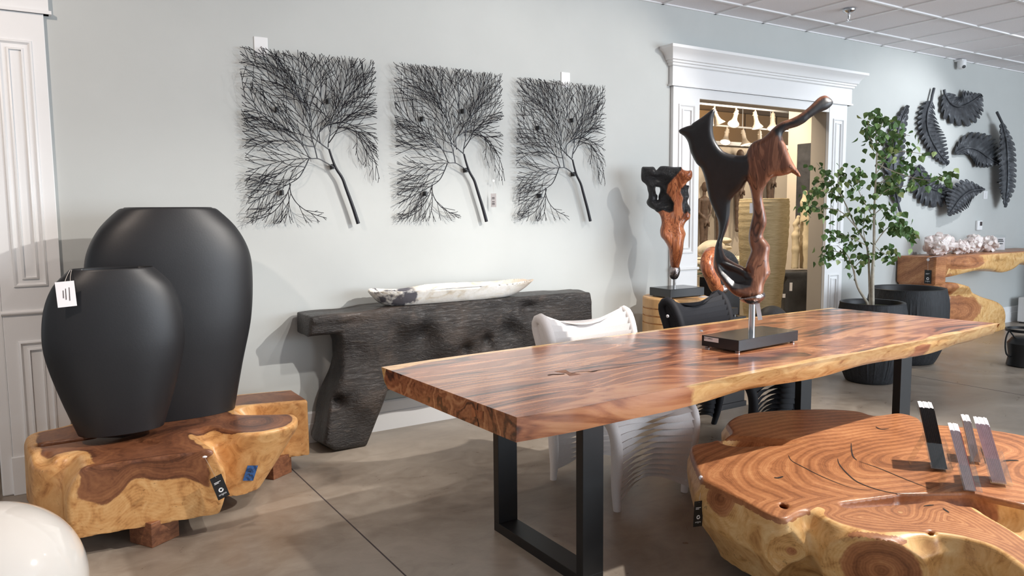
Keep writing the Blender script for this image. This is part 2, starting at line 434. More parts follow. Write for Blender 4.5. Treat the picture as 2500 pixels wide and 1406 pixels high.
def snets(f, lo, hi, h, newton=2):
    lo = np.array(lo, float); n = np.ceil((np.array(hi, float)-lo)/h).astype(int)+1
    ax = [lo[i]+np.arange(n[i])*h for i in range(3)]
    X, Y, Z = np.meshgrid(*ax, indexing='ij')
    V = np.asarray(f(X, Y, Z), np.float64); S = V < 0
    c = np.zeros(tuple(n-1), np.int8)
    cor = [(i, j, k) for i in (0, 1) for j in (0, 1) for k in (0, 1)]
    sl = lambda o: tuple(slice(q, q+m-1) for q, m in zip(o, n))
    for o in cor: c += S[sl(o)]
    cells = np.argwhere((c > 0) & (c < 8)); idx = np.full(tuple(n-1), -1, int)
    idx[tuple(cells.T)] = np.arange(len(cells))
    acc = np.zeros((len(cells), 3)); cnt = np.zeros(len(cells))
    for a in cor:
        for q in range(3):
            if a[q]: continue
            b = list(a); b[q] = 1
            va = V[tuple((cells+a).T)]; vb = V[tuple((cells+b).T)]
            m = (va < 0) != (vb < 0); t = np.where(m, va/np.where(va == vb, 1, va-vb), 0)
            p = np.array(a, float)[None]+t[:, None]*np.eye(3)[q]
            acc += p*m[:, None]; cnt += m
    P = lo+(cells+acc/np.maximum(cnt, 1)[:, None])*h
    F = []
    for q in range(3):
        u, w = (q+1) % 3, (q+2) % 3
        s0 = [slice(None)]*3; s1 = [slice(None)]*3; s0[q] = slice(0, n[q]-1); s1[q] = slice(1, n[q])
        A, B = S[tuple(s0)], S[tuple(s1)]
        E = np.argwhere(A != B)
        ok = (E[:, u] > 0) & (E[:, w] > 0) & (E[:, u] < n[u]-1) & (E[:, w] < n[w]-1); E = E[ok]
        eu = np.eye(3, dtype=int)[u]; ew = np.eye(3, dtype=int)[w]
        g = [idx[tuple(e.T)] for e in (E-eu-ew, E-ew, E, E-eu)]
        Q = np.stack(g, 1); fl = ~A[tuple(E.T)]
        Q[fl] = Q[fl][:, ::-1]; F.append(Q)
    F = np.concatenate(F); F = F[(F >= 0).all(1)]
    for _ in range(newton):
        e = h*0.3; x, y, z = P.T; v = f(x, y, z)
        g = np.stack([(f(x+e, y, z)-f(x-e, y, z)), (f(x, y+e, z)-f(x, y-e, z)), (f(x, y, z+e)-f(x, y, z-e))], 1)/(2*e)
        st = -(v/np.maximum((g*g).sum(1), 0.05))[:, None]*g
        L = np.linalg.norm(st, axis=1)[:, None]; st *= np.minimum(1, 0.5*h/np.maximum(L, 1e-9)); P = P+st
    return P, F

def text_part(name, txt, size, origin, ax, ay, mat, parent, thick=0.0006, align='CENTER'):
    """raised flat lettering: ax/ay = reading direction and up direction of the letters"""
    cu = bpy.data.curves.new(name, 'FONT'); cu.body = txt; cu.size = size; cu.align_x = align; cu.align_y = 'CENTER'
    cu.resolution_u = 3
    to = bpy.data.objects.new(name, cu); COL.objects.link(to)
    dg = bpy.context.evaluated_depsgraph_get(); me = to.evaluated_get(dg).to_mesh()
    vs = [tuple(v.co) for v in me.vertices]; fs = [tuple(p.vertices) for p in me.polygons]
    to.evaluated_get(dg).to_mesh_clear(); bpy.data.objects.remove(to); bpy.data.curves.remove(cu)
    ax = np.array(ax, float); ay = np.array(ay, float); ax /= np.linalg.norm(ax); ay /= np.linalg.norm(ay)
    az = np.cross(ax, ay)
    V = [np.array(origin)+ax*v[0]+ay*v[1]+az*thick for v in vs]
    return mesh_obj(name, V, fs, mat, parent)

def quad_plate(name, c, ax, ay, w, h, t, mat, parent, bevel=0.0):
    ax = np.array(ax, float); ax /= np.linalg.norm(ax); ay = np.array(ay, float); ay = ay-ax*np.dot(ax, ay); ay /= np.linalg.norm(ay)
    az = np.cross(ax, ay); c = np.array(c, float); mb = MB()
    V = [c+ax*sx*w/2+ay*sy*h/2+az*sz*t/2 for sz in (-1, 1) for sx, sy in ((-1, -1), (1, -1), (1, 1), (-1, 1))]
    mb.add(V, [(0, 3, 2, 1), (4, 5, 6, 7), (0, 1, 5, 4), (1, 2, 6, 5), (2, 3, 7, 6), (3, 0, 4, 7)])
    return build(name, mb, mat, parent, bevel=bevel)

# ================================================================ STRUCTURE
def box_struct(name, lo, hi, mat, parent=None):
    o = build(name, MB().box(lo, hi), mat, parent)
    return struct(o) if parent is None else o

struct(build('floor', MB().box((-6, -5, -0.12), (16, 13, 0)), 'floor'))
# saw-cut joints in the concrete
fj = bpy.data.objects['floor']
for a, b in (((1.245, -5), (1.252, 4.86)), ((6.7, -5), (6.707, 4.86)), ((-4.2, -5), (-4.193, 13))):
    build('joint', MB().box((a[0], a[1], -0.004), (b[0], b[1], 0.0006)), 'ink', fj)
build('joint', MB().box((-6, 1.0, -0.004), (16, 1.007, 0.0006)), 'ink', fj)

WT = 0.16
OP0, OP1, OPZ = 5.07, 6.92, 2.5          # doorway opening
LP0 = -0.16                                # right side of the opening at the far left
mb = MB()
mb.box((LP0, WALL_Y, 0), (OP0, WALL_Y+WT, CEIL+0.02)).box((OP1, WALL_Y, 0), (16, WALL_Y+WT, CEIL+0.02))
mb.box((OP0, WALL_Y, OPZ), (OP1, WALL_Y+WT, CEIL+0.02)).box((-1.9, WALL_Y, OPZ), (LP0, WALL_Y+WT, CEIL+0.02)).box((-6, WALL_Y, 0), (-1.9, WALL_Y+WT, CEIL+0.02))
struct(build('wall_back', mb, 'wall'))

# baseboard, broken by doorways and by the casings
mb = MB()
for x0, x1 in ((0.16, 4.73), (7.23, 16)):
    prof = [(0, 0), (0.018, 0), (0.018, 0.125), (0.013, 0.13), (0.013, 0.195), (0.008, 0.207), (0, 0.207)]
    mb.prism([(p[0], p[1]) for p in prof], x0, x1, lambda a, b, c: (c, WALL_Y-a, b))
struct(build('baseboard_back', mb, 'white'))

# panelled casings + crown heads
def panel_frame(mb, x0, x1, z0, z1, y, w=0.022, d=0.014):
    """raised moulding frame with a sloping section on a flat casing face at y"""
    sec = [(0, 0), (0.004, 0.010), (0.012, 0.014), (w-0.004, 0.006), (w, 0)]
    P = []
    for q, (a, h) in enumerate(sec):
        P.append([(x0+a, y-h, z0+a), (x1-a, y-h, z0+a), (x1-a, y-h, z1-a), (x0+a, y-h, z1-a)])
    V = [p for r in P for p in r]; F = []
    for i in range(len(sec)-1):
        for j in range(4): F.append((i*4+j, i*4+(j+1) % 4, (i+1)*4+(j+1) % 4, (i+1)*4+j))
    mb.add(V, F)

def casing(name, x0, x1, sub=True):
    root = struct(build(name, MB().box((x0, WALL_Y-0.035, 0), (x1, WALL_Y, 2.6)), 'white', bevel=0.003))
    y = WALL_Y-0.035; m = 0.06
    for z0, z1 in ((0.27, 0.84), (1.13, 2.43)):
        a = MB(); panel_frame(a, x0+m, x1-m, z0, z1, y); panel_frame(a, x0+m+0.04, x1-m-0.04, z0+0.04, z1-0.04, y, 0.014)
        build('panel_moulding', a, 'white', root, 40)
    a = MB(); a.tube([(x0-0.006, y-0.004, 0.995), (x1+0.006, y-0.004, 0.995)], 0.013, 10)
    build('rail_bead', a, 'white', root, 50)
    build('plinth', MB().box((x0-0.008, y-0.012, 0), (x1+0.008, WALL_Y, 0.21)), 'white', root, bevel=0.003)
    return root

def head(name, x0, x1):
    root = struct(build(name, MB().box((x0, WALL_Y-0.045, 2.575), (x1, WALL_Y, 2.79)).box((x0+0.05, WALL_Y-0.03, 2.49), (x1-0.08, WALL_Y, 2.58)), 'white'))
    # crown: profile swept with mitred returns
    prof = [(0.05, 2.742), (0.062, 2.748), (0.062, 2.765), (0.075, 2.77), (0.075, 2.785), (0.09, 2.79), (0.098, 2.815), (0.118, 2.845), (0.15, 2.866), (0.158, 2.872), (0.158, 2.895), (0.0, 2.898)]
    V = []; F = []
    for a, z in prof:
        V += [(x0-a+0.045, WALL_Y, z), (x0-a+0.045, WALL_Y-a, z), (x1+a-0.045, WALL_Y-a, z), (x1+a-0.045, WALL_Y, z)]
    for i in range(len(prof)-1):
        for j in range(3): F.append((i*4+j, i*4+j+1, i*4+5+j, i*4+4+j))
    a = MB(); a.add(V, F); build('crown_moulding', a, 'white', root, 35)
    build('lip', MB().box((x0-0.012, WALL_Y-0.055, 2.575), (x1+0.012, WALL_Y, 2.592)), 'white', root)
    return root

casing('trim_1', 4.75, OP0)
casing('trim_2', OP1, 7.215)
head('trim_3', 4.73, 7.27)
casing('trim_4', LP0+0.03, 0.15)
head('trim_5', -2.2, 0.175)
# jamb linings
jm = MB(); jm.box((OP1-0.002, WALL_Y, 0), (OP1+0.05, WALL_Y+0.17, OPZ)).box((OP0-0.05, WALL_Y, 0), (OP0+0.002, WALL_Y+0.17, OPZ)).box((OP0-0.05, WALL_Y, OPZ-0.002), (OP1+0.05, WALL_Y+0.17, OPZ+0.05))
struct(build('trim_6', jm, 'taupe'))
struct(build('trim_7', MB().box((LP0-0.03, WALL_Y-0.03, 0), (LP0+0.03, WALL_Y+0.2, 2.58)), 'white', bevel=0.008))

# suspended ceiling: tees + lay-in tiles
TX, TY = 0.635, 0.655
ceil = struct(build('ceiling', MB().box((-6, -5, CEIL+0.03), (16, WALL_Y, CEIL+0.09)), 'tile'))
tile = MB().box((-TX/2+0.013, -TY/2+0.013, 0.0), (TX/2-0.013, TY/2-0.013, 0.012))
tme = None; x_base = 4.64; y_base = WALL_Y-0.32
nt = 0
for i in range(-3, 15):
    for j in range(-1, 6):
        cx = x_base+(i+0.5)*TX; cy = y_base-(j+0.5)*TY
        y1 = cy+TY/2; 
        if j == -1:
            pass
        if tme is None:
            o = mesh_obj('ceiling_tile', tile.v, tile.f, 'tile', ceil, local=True); tme = o.data
        else:
            o = bpy.data.objects.new('ceiling_tile', tme); COL.objects.link(o); o.parent = ceil
        if j == -1:
            o.scale = (1, 0.30/0.63, 1); cy = WALL_Y-0.16
        o.location = (cx, cy, CEIL+0.006); nt += 1
for j in range(0, 7):
    yy = y_base-j*TY
    build('main_tee', MB().box((-6, yy-0.012, CEIL-0.006), (16, yy+0.012, CEIL+0.03)), 'grid', ceil)
for i in range(-4, 16):
    xx = x_base+i*TX
    build('cross_tee', MB().box((xx-0.012, -0.5, CEIL-0.004), (xx+0.012, WALL_Y, CEIL+0.03)), 'grid', ceil)
build('wall_angle', MB().box((-6, WALL_Y-0.022, CEIL-0.004), (16, WALL_Y, CEIL+0.03)), 'grid', ceil)

MAT['soffit'] = plain('grey_brown_ceiling', srgb(176, 164, 150), 0.8, var=0.03)
# ---- the room behind the doorway
struct(build('wall_inner_back', MB().box((4.0, 8.9, 0), (14.5, 9.05, 2.62)), 'taupe'))
struct(build('trim_8', MB().box((4.0, 8.85, 2.60), (14.5, 9.06, 2.66)), 'white'))
struct(build('wall_inner_far', MB().box((3.0, 11.4, 2.2), (17.0, 11.5, 3.61)), 'gold_wall'))
struct(build('wall_inner_right', MB().box((9.15, WALL_Y+WT+0.002, 0), (9.3, 7.03, 3.61)), 'taupe'))
struct(build('wall_inner_left', MB().box((-3.0, 9.0, 0), (4.0, 9.15, 3.3)), 'taupe'))
struct(build('ceiling_inner', MB().box((-5, WALL_Y+WT+0.002, 3.62), (17, 13, 3.75)), 'soffit'))
# ================================================================ FURNITURE
TZ = 0.82
def z7(x, y): return (900+x*0.624, 740+y*0.624)      # crop coordinates -> photo pixels

# ---- dining table
near = [onz(*z7(*p), TZ)[:2] for p in ((580, 447), (800, 412), (965, 378), (1200, 332), (1500, 275), (1800, 218), (2100, 160), (2300, 120), (2470, 80))]
far = [onz(*z7(*p), TZ)[:2] for p in ((50, 250), (300, 213), (700, 160), (1000, 121), (1280, 84), (1500, 55), (1810, 18))]
near = np.array(near); far = np.array(far)
dt = thing('dining_table', 'long live-edge wooden dining table with black steel legs, carrying the tall sculpture', 'table', (3.06, 2.65, 0))
NXS, NYS = 90, 30
def along(P, t):
    s = np.concatenate([[0], np.cumsum(np.linalg.norm(np.diff(P, axis=0), axis=1))]); s /= s[-1]
    return np.stack([np.interp(t, s, P[:, 0]), np.interp(t, s, P[:, 1])], 1)
ts = np.linspace(0, 1, NXS)
A = along(cr(near, 6, False), ts); B = along(cr(far, 6, False), ts)
THK = 0.088
V = []; SAPW = []
def sap_near(t): return 0.0 if t < 0.22 else (0.034+0.012*math.sin(t*17)+0.01*math.sin(t*41))*min(1, (t-0.22)/0.06)
def sap_far(t): return 0.035+0.06*max(0, 1-abs(t-0.0)/0.05)+0.012*math.sin(t*13)+0.008*math.sin(t*31)
prof_n = [(0.0, 0.0), (0.004, 0.008), (0.006, 0.35), (0.012, 0.7), (0.03, 1.0)]
for i, t in enumerate(ts):
    wid = np.linalg.norm(B[i]-A[i]); uc = (0.15+0.85*min(1, max(0, (t-0.2)/0.15)))
    endcut = max(0.0, (t-0.93)/0.07)
    row = []
    for a, dz in reversed(prof_n[1:]):         # near side from below up
        off = a*(1.6*uc+2.2*endcut)*(1+0.4*math.sin(t*23)); row.append((off/wid, TZ-dz*THK, None))
    for j in range(NYS+1):
        row.append((j/NYS, TZ, None))
    for a, dz in prof_n[1:]:
        off = a*1.5*(1+0.4*math.sin(t*19+2)); row.append((1-off/wid, TZ-dz*THK, None))
    for s, z, _ in row:
        p = A[i]*(1-s)+B[i]*s; V.append((p[0], p[1], z))
        # far end leans inwards below the top
        dn = s*wid; df = (1-s)*wid; side = z < TZ-0.004
        sn = sap_near(t); sf = sap_far(t)
        v = 0.0
        if sn > 0: v = max(v, 0.5+(sn+(0.05 if side else 0)-dn)*14)
        v = max(v, 0.5+(sf+(0.05 if side else 0)-df)*14)
        if side and dn < 0.1 and 0.10 < t < 0.27: v = min(v, 0.5+(t-0.24)*9)
        if side and dn < 0.1 and 0.66 < t < 0.80: v = min(v, 0.38+abs(t-0.73)*5)
        SAPW.append(min(1, max(0, v)))
m = len(V)//NXS; F = []
for i in range(NXS-1):
    for j in range(m-1): F.append((i*m+j, (i+1)*m+j, (i+1)*m+j+1, i*m+j+1))
    F.append((i*m+m-1, (i+1)*m+m-1, (i+1)*m, i*m))     # underside
for i, flip in ((0, False), (NXS-1, True)):
    k0 = len(V); wid = np.linalg.norm(B[i]-A[i]); t = ts[i]
    for j in range(NYS+1):
        s_ = j/NYS
        for q in range(3):
            uc = (0.15+0.85*min(1, max(0, (t-0.2)/0.15))); endcut = max(0.0, (t-0.93)/0.07); pa = (0.0, 0.0087, 0.03)[q]
            lo_ = pa*(1.6*uc+2.2*endcut)*(1+0.4*math.sin(t*23))/wid; hi_ = 1-pa*1.5*(1+0.4*math.sin(t*19+2))/wid; ss_ = lo_+(hi_-lo_)*s_
            p = A[i]*(1-ss_)+B[i]*ss_; V.append((p[0], p[1], TZ-THK*q/2))
            SAPW.append(min(1, max(0, 0.5+(0.045-0.02*q-(1-ss_)*wid)*14)))
    for j in range(NYS):
        for q in range(2):
            a = k0+j*3+q; f_ = (a, a+1, a+4, a+3); F.append(f_ if not flip else f_[::-1])
mesh_obj('tabletop', V, F, 'table', dt, 35, {'sap': SAPW})
# cracks, slot and butterfly keys
def strip(name, P, w, z, mat, parent, t=0.0008):
    P = np.array(P, float); T = np.gradient(P, axis=0); T /= np.linalg.norm(T, axis=1)[:, None]
    N = np.stack([-T[:, 1], T[:, 0]], 1); w = np.broadcast_to(np.array(w, float), (len(P),))
    L = P+N*w[:, None]/2; R = P-N*w[:, None]/2; n = len(P)
    V = [(p[0], p[1], z+t) for p in L]+[(p[0], p[1], z+t) for p in R]
    return mesh_obj(name, V, [(n+i, n+i+1, i+1, i) for i in range(n-1)], mat, parent)
def pz(pts, z): return [onz(x, y, z)[:2] for x, y in pts]
strip('crack', cr(pz([(1338, 916), (1350, 914), (1362, 914), (1378, 913)], TZ), 4, False), [0.012]*13, TZ, 'dark_gap', dt)
strip('crack', cr(pz([(1395, 911), (1412, 908), (1432, 907), (1446, 907), (1465, 903), (1500, 898), (1560, 890), (1640, 880), (1690, 874)], TZ), 5, False), np.interp(np.arange(41), [0, 10, 16, 20, 30, 40], [0.004, 0.006, 0.016, 0.004, 0.003, 0.001]), TZ, 'dark_gap', dt)
kc = onz(1386, 910, TZ)
mb = MB(); d = 0.05
mb.prism([(-0.055, -0.03), (0, -0.011), (0.055, -0.03), (0.055, 0.03), (0, 0.011), (-0.055, 0.03)], TZ-0.01, TZ+0.0006, lambda a, b, c: (kc[0]+b, kc[1]+a, c))
build('butterfly_key', mb, 'block', dt)
e0, e1 = A[0], B[0]
tt = np.linalg.norm(onz(1158, 985, TZ)[:2]-e0)/np.linalg.norm(e1-e0)
ec = e0*(1-tt)+e1*tt; ed = (e1-e0)/np.linalg.norm(e1-e0); en = np.array([-1.0, 0.0])
mb = MB(); mb.prism([(-0.04, -0.02), (0, -0.007), (0.04, -0.02), (0.04, 0.02), (0, 0.007), (-0.04, 0.02)], -0.004, 0.0015, lambda a, b, c: (ec[0]+ed[0]*a+en[0]*c, ec[1]+ed[1]*a+en[1]*c, TZ-0.042+b))
tag(build('butterfly_key', mb, 'carved_red', dt), 'red-brown butterfly key let into the table end')
for (a, b, c2, d2) in ((0.0, -0.003, 0.004, -0.026), (0.004, -0.058, -0.006, -0.086)):
    mb = MB(); mb.add([(ec[0]+ed[0]*q+en[0]*0.001, ec[1]+ed[1]*q+en[1]*0.001, TZ+z) for q, z in ((a-0.002, b), (a+0.002, b), (c2+0.002, d2), (c2-0.002, d2))], [(0, 1, 2, 3)])
    build('crack', mb, 'dark_gap', dt)
# steel loop legs
for nm, x0, x1, y0, y1 in (('leg_frame', 1.795, 1.90, 2.30, 2.985), ('leg_frame', 4.02, 4.125, 2.31, 2.99)):
    lf = build(nm, MB().box((x0, y0, 0.0), (x1, y1, 0.045)), 'metal_black', dt, bevel=0.002)
    for ya in (y0, y1-0.045):
        build('upright', MB().box((x0, ya, 0.045), (x1, ya+0.045, TZ-THK-0.006)), 'metal_black', lf, bevel=0.002)
    build('top_plate', MB().box((x0, y0, TZ-THK-0.008), (x1, y1, TZ-THK-0.0005)), 'metal_black', lf)

# ---- big burl coffee table, right foreground
SZ = 0.42
main_px = [(1690, 1092), (1716, 1160), (1733, 1176), (1815, 1218), (1905, 1262), (1960, 1240), (2050, 1232), (2200, 1216), (2350, 1222), (2500, 1226), (2700, 1240), (2760, 1180), (2700, 1110), (2560, 1076), (2420, 1050), (2262, 1034), (2235, 1019), (2195, 1009), (2135, 1015), (2085, 1003), (1985, 999), (1835, 1008), (1782, 1030), (1790, 1058), (1740, 1078)]
MP = cr(pz(main_px, SZ), 5)
low_px = [(2009, 1254), (2060, 1240), (2110, 1240), (2160, 1250), (2208, 1258), (2226, 1230), (2290, 1219), (2360, 1240), (2440, 1278), (2520, 1330), (2620, 1400), (2560, 1420), (2440, 1340), (2360, 1312), (2290, 1300), (2268, 1302), (2200, 1296), (2110, 1286), (2050, 1276)]
LPp = cr(pz(low_px, SZ), 5)
PM, PL = Poly(MP, res=0.008), Poly(LPp, res=0.008)
stub1 = (onz(1945, 1240, 0.36), atd(1934, 1345, np.dot(onz(1905, 1290, 0.36)-EYE, FW)-0.02))
# big stub: points to the camera below the low lobe
bs_c = onz(2150, 1290, 0.36); bs_end = atd(2152, 1392, np.dot(bs_c-EYE, FW)-0.17)
bs_dir = (bs_end-bs_c); bs_dir /= np.linalg.norm(bs_dir)
s1d = stub1[1]-stub1[0]; s1d = s1d/np.linalg.norm(s1d)
def slab_nat(x, y, z):
    k = SZ-z
    bulge = 0.02*np.sin(z*14)+0.018*wob(x, y, z*1.4, 1.3, 1)
    d1 = PM(x, y)+np.clip(k-0.17, 0, 1)*0.42+np.clip(k-0.02, 0, 1)*0.05-0.008+bulge*np.clip(k/0.06, 0, 1)
    d1 = np.where(k < 0.05, d1+0.0, d1)
    d2 = PL(x, y)+np.clip(k-0.05, 0, 1)*0.30-0.008+bulge*np.clip(k/0.06, 0, 1)
    b = smin(d1, d2, 0.10)
    core = ell(x, y, z, (3.15, 1.75, 0.22), (0.75, 0.55, 0.30))
    b = smin(b, core, 0.12)
    b = smin(b, caps(x, y, z, stub1[0], stub1[0]+s1d*0.32, 0.055, 0.042), 0.045)
    b = smin(b, caps(x, y, z, bs_c+np.array([0.05, 0.12, -0.05]), bs_end+bs_dir*0.12, 0.17, 0.155), 0.07)
    return b
scoop_c = onz(1885, 1062, SZ)
def slab(x, y, z):
    b = slab_nat(x, y, z)
    # hollow at the back left, channel in front of the low lobes, notch by the small stub
    sa = caps(x, y, z, onz(1800, 1062, SZ+0.03), onz(1985, 1050, SZ+0.06), 0.085, 0.045)
    b = smax(b, -sa, 0.02)
    lo = PL(x, y)
    ch = caps(x, y, z, onz(2070, 1238, SZ-0.01), onz(2212, 1230, SZ-0.02), 0.028, 0.045)
    ch = np.minimum(ch, caps(x, y, z, onz(2215, 1228, SZ-0.02), onz(2380, 1232, SZ-0.02), 0.045, 0.075))
    ch = np.minimum(ch, caps(x, y, z, onz(2380, 1232, SZ-0.02), onz(2640, 1310, SZ-0.02), 0.075, 0.14))
    ch = np.maximum(ch, -(lo+0.004))
    b = smax(b, -ch, 0.012)
    nt = caps(x, y, z, onz(1918, 1228, SZ+0.02), onz(1903, 1262, SZ-0.08), 0.012, 0.022)
    b = smax(b, -nt, 0.012)
    gp = caps(x, y, z, onz(2271, 1296, SZ+0.01), onz(2285, 1360, SZ-0.14), 0.008, 0.016)
    b = smax(b, -gp, 0.01)
    # saw cuts: top, low lobe top, stub ends
    b = smax(b, z-SZ, 0.013)
    e1 = (x-stub1[1][0])*s1d[0]+(y-stub1[1][1])*s1d[1]+(z-stub1[1][2])*s1d[2]
    near1 = caps(x, y, z, stub1[0], stub1[0]+s1d*0.4, 0.08, 0.08)
    b = smax(b, e1-4*np.maximum(near1, 0), 0.008)
    e2 = (x-bs_end[0])*bs_dir[0]+(y-bs_end[1])*bs_dir[1]+(z-bs_end[2])*bs_dir[2]
    near2 = caps(x, y, z, bs_c, bs_end+bs_dir*0.2, 0.22, 0.22)
    b = smax(b, e2-3*np.maximum(near2, 0), 0.010)
    return np.maximum(b, 0.085-z)
P, Fq = snets(slab, (2.05, 0.7, 0.06), (4.75, 2.75, 0.45), 0.0092)
dep = -slab_nat(*P.T)
top = P[:, 2] > SZ-0.012
# flat-sawn top shows figure around three piths
x, y = P[:, 0], P[:, 1]
piths = [onz(2230, 1118, SZ), onz(2580, 1150, SZ), onz(2080, 1262, SZ), onz(2300, 1255, SZ)]
dp = np.min([np.sqrt(((x-q[0])*0.55+(y-q[1])*0.25)**2+((y-q[1])*1.0)**2)+k for q, k in zip(piths, (0, 0.10, 0.22, 0.20))], axis=0)
dtop = 0.06+np.clip(dep, 0, 0.05)*0.4+(2.2-dp)*1.7+0.05*wob(x, y, P[:, 2]*0, 1.5, 3)+0.02*wob(x, y, P[:, 2]*0, 4.0, 5)
wtop = np.clip((P[:, 2]-(SZ-0.016))/0.012, 0, 1)
dtop = np.minimum(dtop, np.where(PL(x, y) < 0.05, 0.045+(dep-0.013)*4, 9))
dep2 = np.maximum(dtop, 0.02)*wtop+np.minimum(dep*0.8, 0.3)*(1-wtop)
st2 = np.sqrt(np.maximum(0, ((P-bs_end)**2).sum(1)-((P-bs_end)@bs_dir)**2))
onend = (((P-bs_end)@bs_dir) > -0.012) & (st2 < 0.3)
we = np.clip((((P-bs_end)@bs_dir)+0.03)/0.024, 0, 1)*(st2 < 0.3)
dep2 = np.clip(0.185-st2, 0, 1)*0.9*we+dep2*(1-we)
st1 = np.sqrt(np.maximum(0, ((P-stub1[1])**2).sum(1)-((P-stub1[1])@s1d)**2))
onend1 = (((P-stub1[1])@s1d) > -0.008) & (st1 < 0.07)
we = np.clip((((P-stub1[1])@s1d)+0.02)/0.016, 0, 1)*(st1 < 0.07)
dep2 = np.clip(0.066-st1, 0, 1)*we+dep2*(1-we)
for (qx, qy, dz, rr, kk) in ((1768, 1196, -0.035, 0.075, 1), (2035, 1330, -0.10, 0.07, 1), (1800, 1290, -0.16, 0.05, 1)):
    q = onz(qx, qy, SZ); q[2] = SZ+dz
    dd_ = np.sqrt((P[:, 0]-q[0])**2+(P[:, 1]-q[1])**2+((P[:, 2]-q[2])*1.1)**2)
    dep2 = np.where(~top & ~onend & ~onend1, np.maximum(dep2, 0.045+(rr-dd_)*0.9), dep2)
ct = thing('burl_coffee_table', 'large low burl-wood coffee table in the right foreground, holding four leaflet racks', 'table', (3.1, 1.8, 0))
mesh_obj('slab', P, Fq, 'burl', ct, 50, {'depth': dep2})
for k, (cx, cy) in enumerate(((2.62, 1.75), (3.75, 1.35), (3.6, 2.05))):
    build('foot', MB().box((cx-0.08, cy-0.08, 0), (cx+0.08, cy+0.08, 0.10), 0.5), 'block', ct, bevel=0.004)
# drying checks in the top
for pts, w in (([(1925, 1112), (1933, 1125), (1960, 1140), (2010, 1165), (2075, 1190), (2125, 1198)], 0.004),
               ([(2045, 1120), (2050, 1135), (2072, 1160), (2100, 1180), (2160, 1200), (2230, 1208), (2345, 1210)], 0.006),
               ([(2078, 1082), (2079, 1100), (2083, 1115), (2092, 1124)], 0.006),
               ([(2096, 1126), (2150, 1145), (2210, 1170), (2275, 1195)], 0.005),
               ([(2138, 1042), (2150, 1048), (2170, 1047)], 0.010), ([(2450, 1126), (2470, 1124), (2487, 1125)], 0.016),
               ([(1890, 1166), (1900, 1167), (1912, 1163)], 0.012)):
    c = cr(pz(pts, SZ), 5, False)
    strip('check', c, w*np.sin(np.linspace(0.12, math.pi-0.12, len(c)))**0.6, SZ, 'dark_gap', ct, 0.0015)
for pts, w in (([(2255, 1236), (2268, 1234), (2280, 1233)], 0.008), ([(2302, 1241), (2310, 1247), (2317, 1252)], 0.008)):
    c = cr(pz(pts, SZ), 5, False)
    strip('check', c, w*np.sin(np.linspace(0.12, math.pi-0.12, len(c)))**0.6, SZ, 'dark_gap', ct, 0.0015)

# ---- root coffee table on the left
def lroot_nat(x, y, z):
    n = 0.018*wob(x, y, z, 1.2, 2)
    # front log, its axis runs away from the camera
    a = rbox(x, y, z, (0.385, 4.05, 0.22), (0.335, 0.60, 0.30), 0.285, 0.06)
    b = ell(x, y, z, (0.52, 4.30, 0.20), (0.52, 0.42, 0.40))
    c = rbox(x, y, z, (0.93, 4.56, 0.25), (0.62, 0.165, 0.23), 0.05, -0.20)
    d = caps(x, y, z, (0.95, 4.02, 0.43), (0.84, 3.97, 0.10), 0.235, 0.10)
    e = rbox(x, y, z, (0.14, 4.22, 0.22), (0.20, 0.30, 0.24), 0.10, 0.1)
    v = smin(a, b, 0.06); v = smin(v, c, 0.08); v = smin(v, d, 0.06); v = smin(v, e, 0.05)
    return v+n
def lroot(x, y, z):
    v = lroot_nat(x, y, z)
    v = smax(v, -caps(x, y, z, (0.98, 4.26, 0.47), (1.45, 4.12, 0.40), 0.075, 0.17), 0.015)
    v = smax(v, -caps(x, y, z, (0.70, 4.02, 0.47), (0.79, 3.68, 0.40), 0.075, 0.10), 0.02)
    v = smax(v, -caps(x, y, z, onz(110, 1094, 0.40), onz(225, 1083, 0.39), 0.036, 0.030), 0.010)
    v = smax(v, -caps(x, y, z, onz(335, 1074, 0.42), onz(372, 1080, 0.42), 0.016, 0.022), 0.01)
    v = smax(v, -caps(x, y, z, (-0.04, 3.70, 0.42), (0.0, 4.02, 0.46), 0.09, 0.06), 0.02)
    cut = np.maximum(z-0.42, 3.70-0.10*(z-0.2)-0.10*(x-0.4)-y)
    cut = np.maximum(cut, x-1.335)
    v = smax(v, cut, 0.018)
    return np.maximum(v, 0.095-z)
P, Fq = snets(lroot, (-0.25, 3.45, 0.07), (1.6, 5.0, 0.46), 0.0105)
dep = -lroot_nat(*P.T)
x, y, z = P.T
front = np.abs(3.70-0.10*(z-0.2)-0.10*(x-0.4)-y) < 0.012
hz = 0.285-0.035*np.sin((x-0.05)*13)-0.02*np.sin(x*29+1)
fr = 0.06+np.minimum((z-hz)*0.9, np.minimum((x-0.12)*0.6, (0.66-x)*0.6))
wf = np.clip(1-(y-(3.70-0.10*(z-0.2)-0.10*(x-0.4)))/0.035, 0, 1)
dep = fr*wf+dep*(1-wf)
wt = np.clip((z-0.385)/0.026, 0, 1)
lt = thing('root_coffee_table', 'low root-wood table under the two black vases, two-toned dark and honey', 'table', (0.6, 4.2, 0))
mesh_obj('root_slab', P, Fq, 'burl_dark', lt, 50, {'depth': dep+0.035*wt*np.clip(dep/0.02, 0, 1)})
for px, rz in (((362, 1338), 0.55), ((660, 1172), 0.55)):
    c = onz(*px, 0); c = c+np.array([0.04, 0.09, 0])
    build('foot', MB().box((c[0]-0.075, c[1]-0.075, 0), (c[0]+0.075, c[1]+0.075, 0.115), rz), 'block', lt, bevel=0.003)
build('foot', MB().box((0.15, 4.4, 0), (0.3, 4.55, 0.115)), 'block', lt, bevel=0.003)

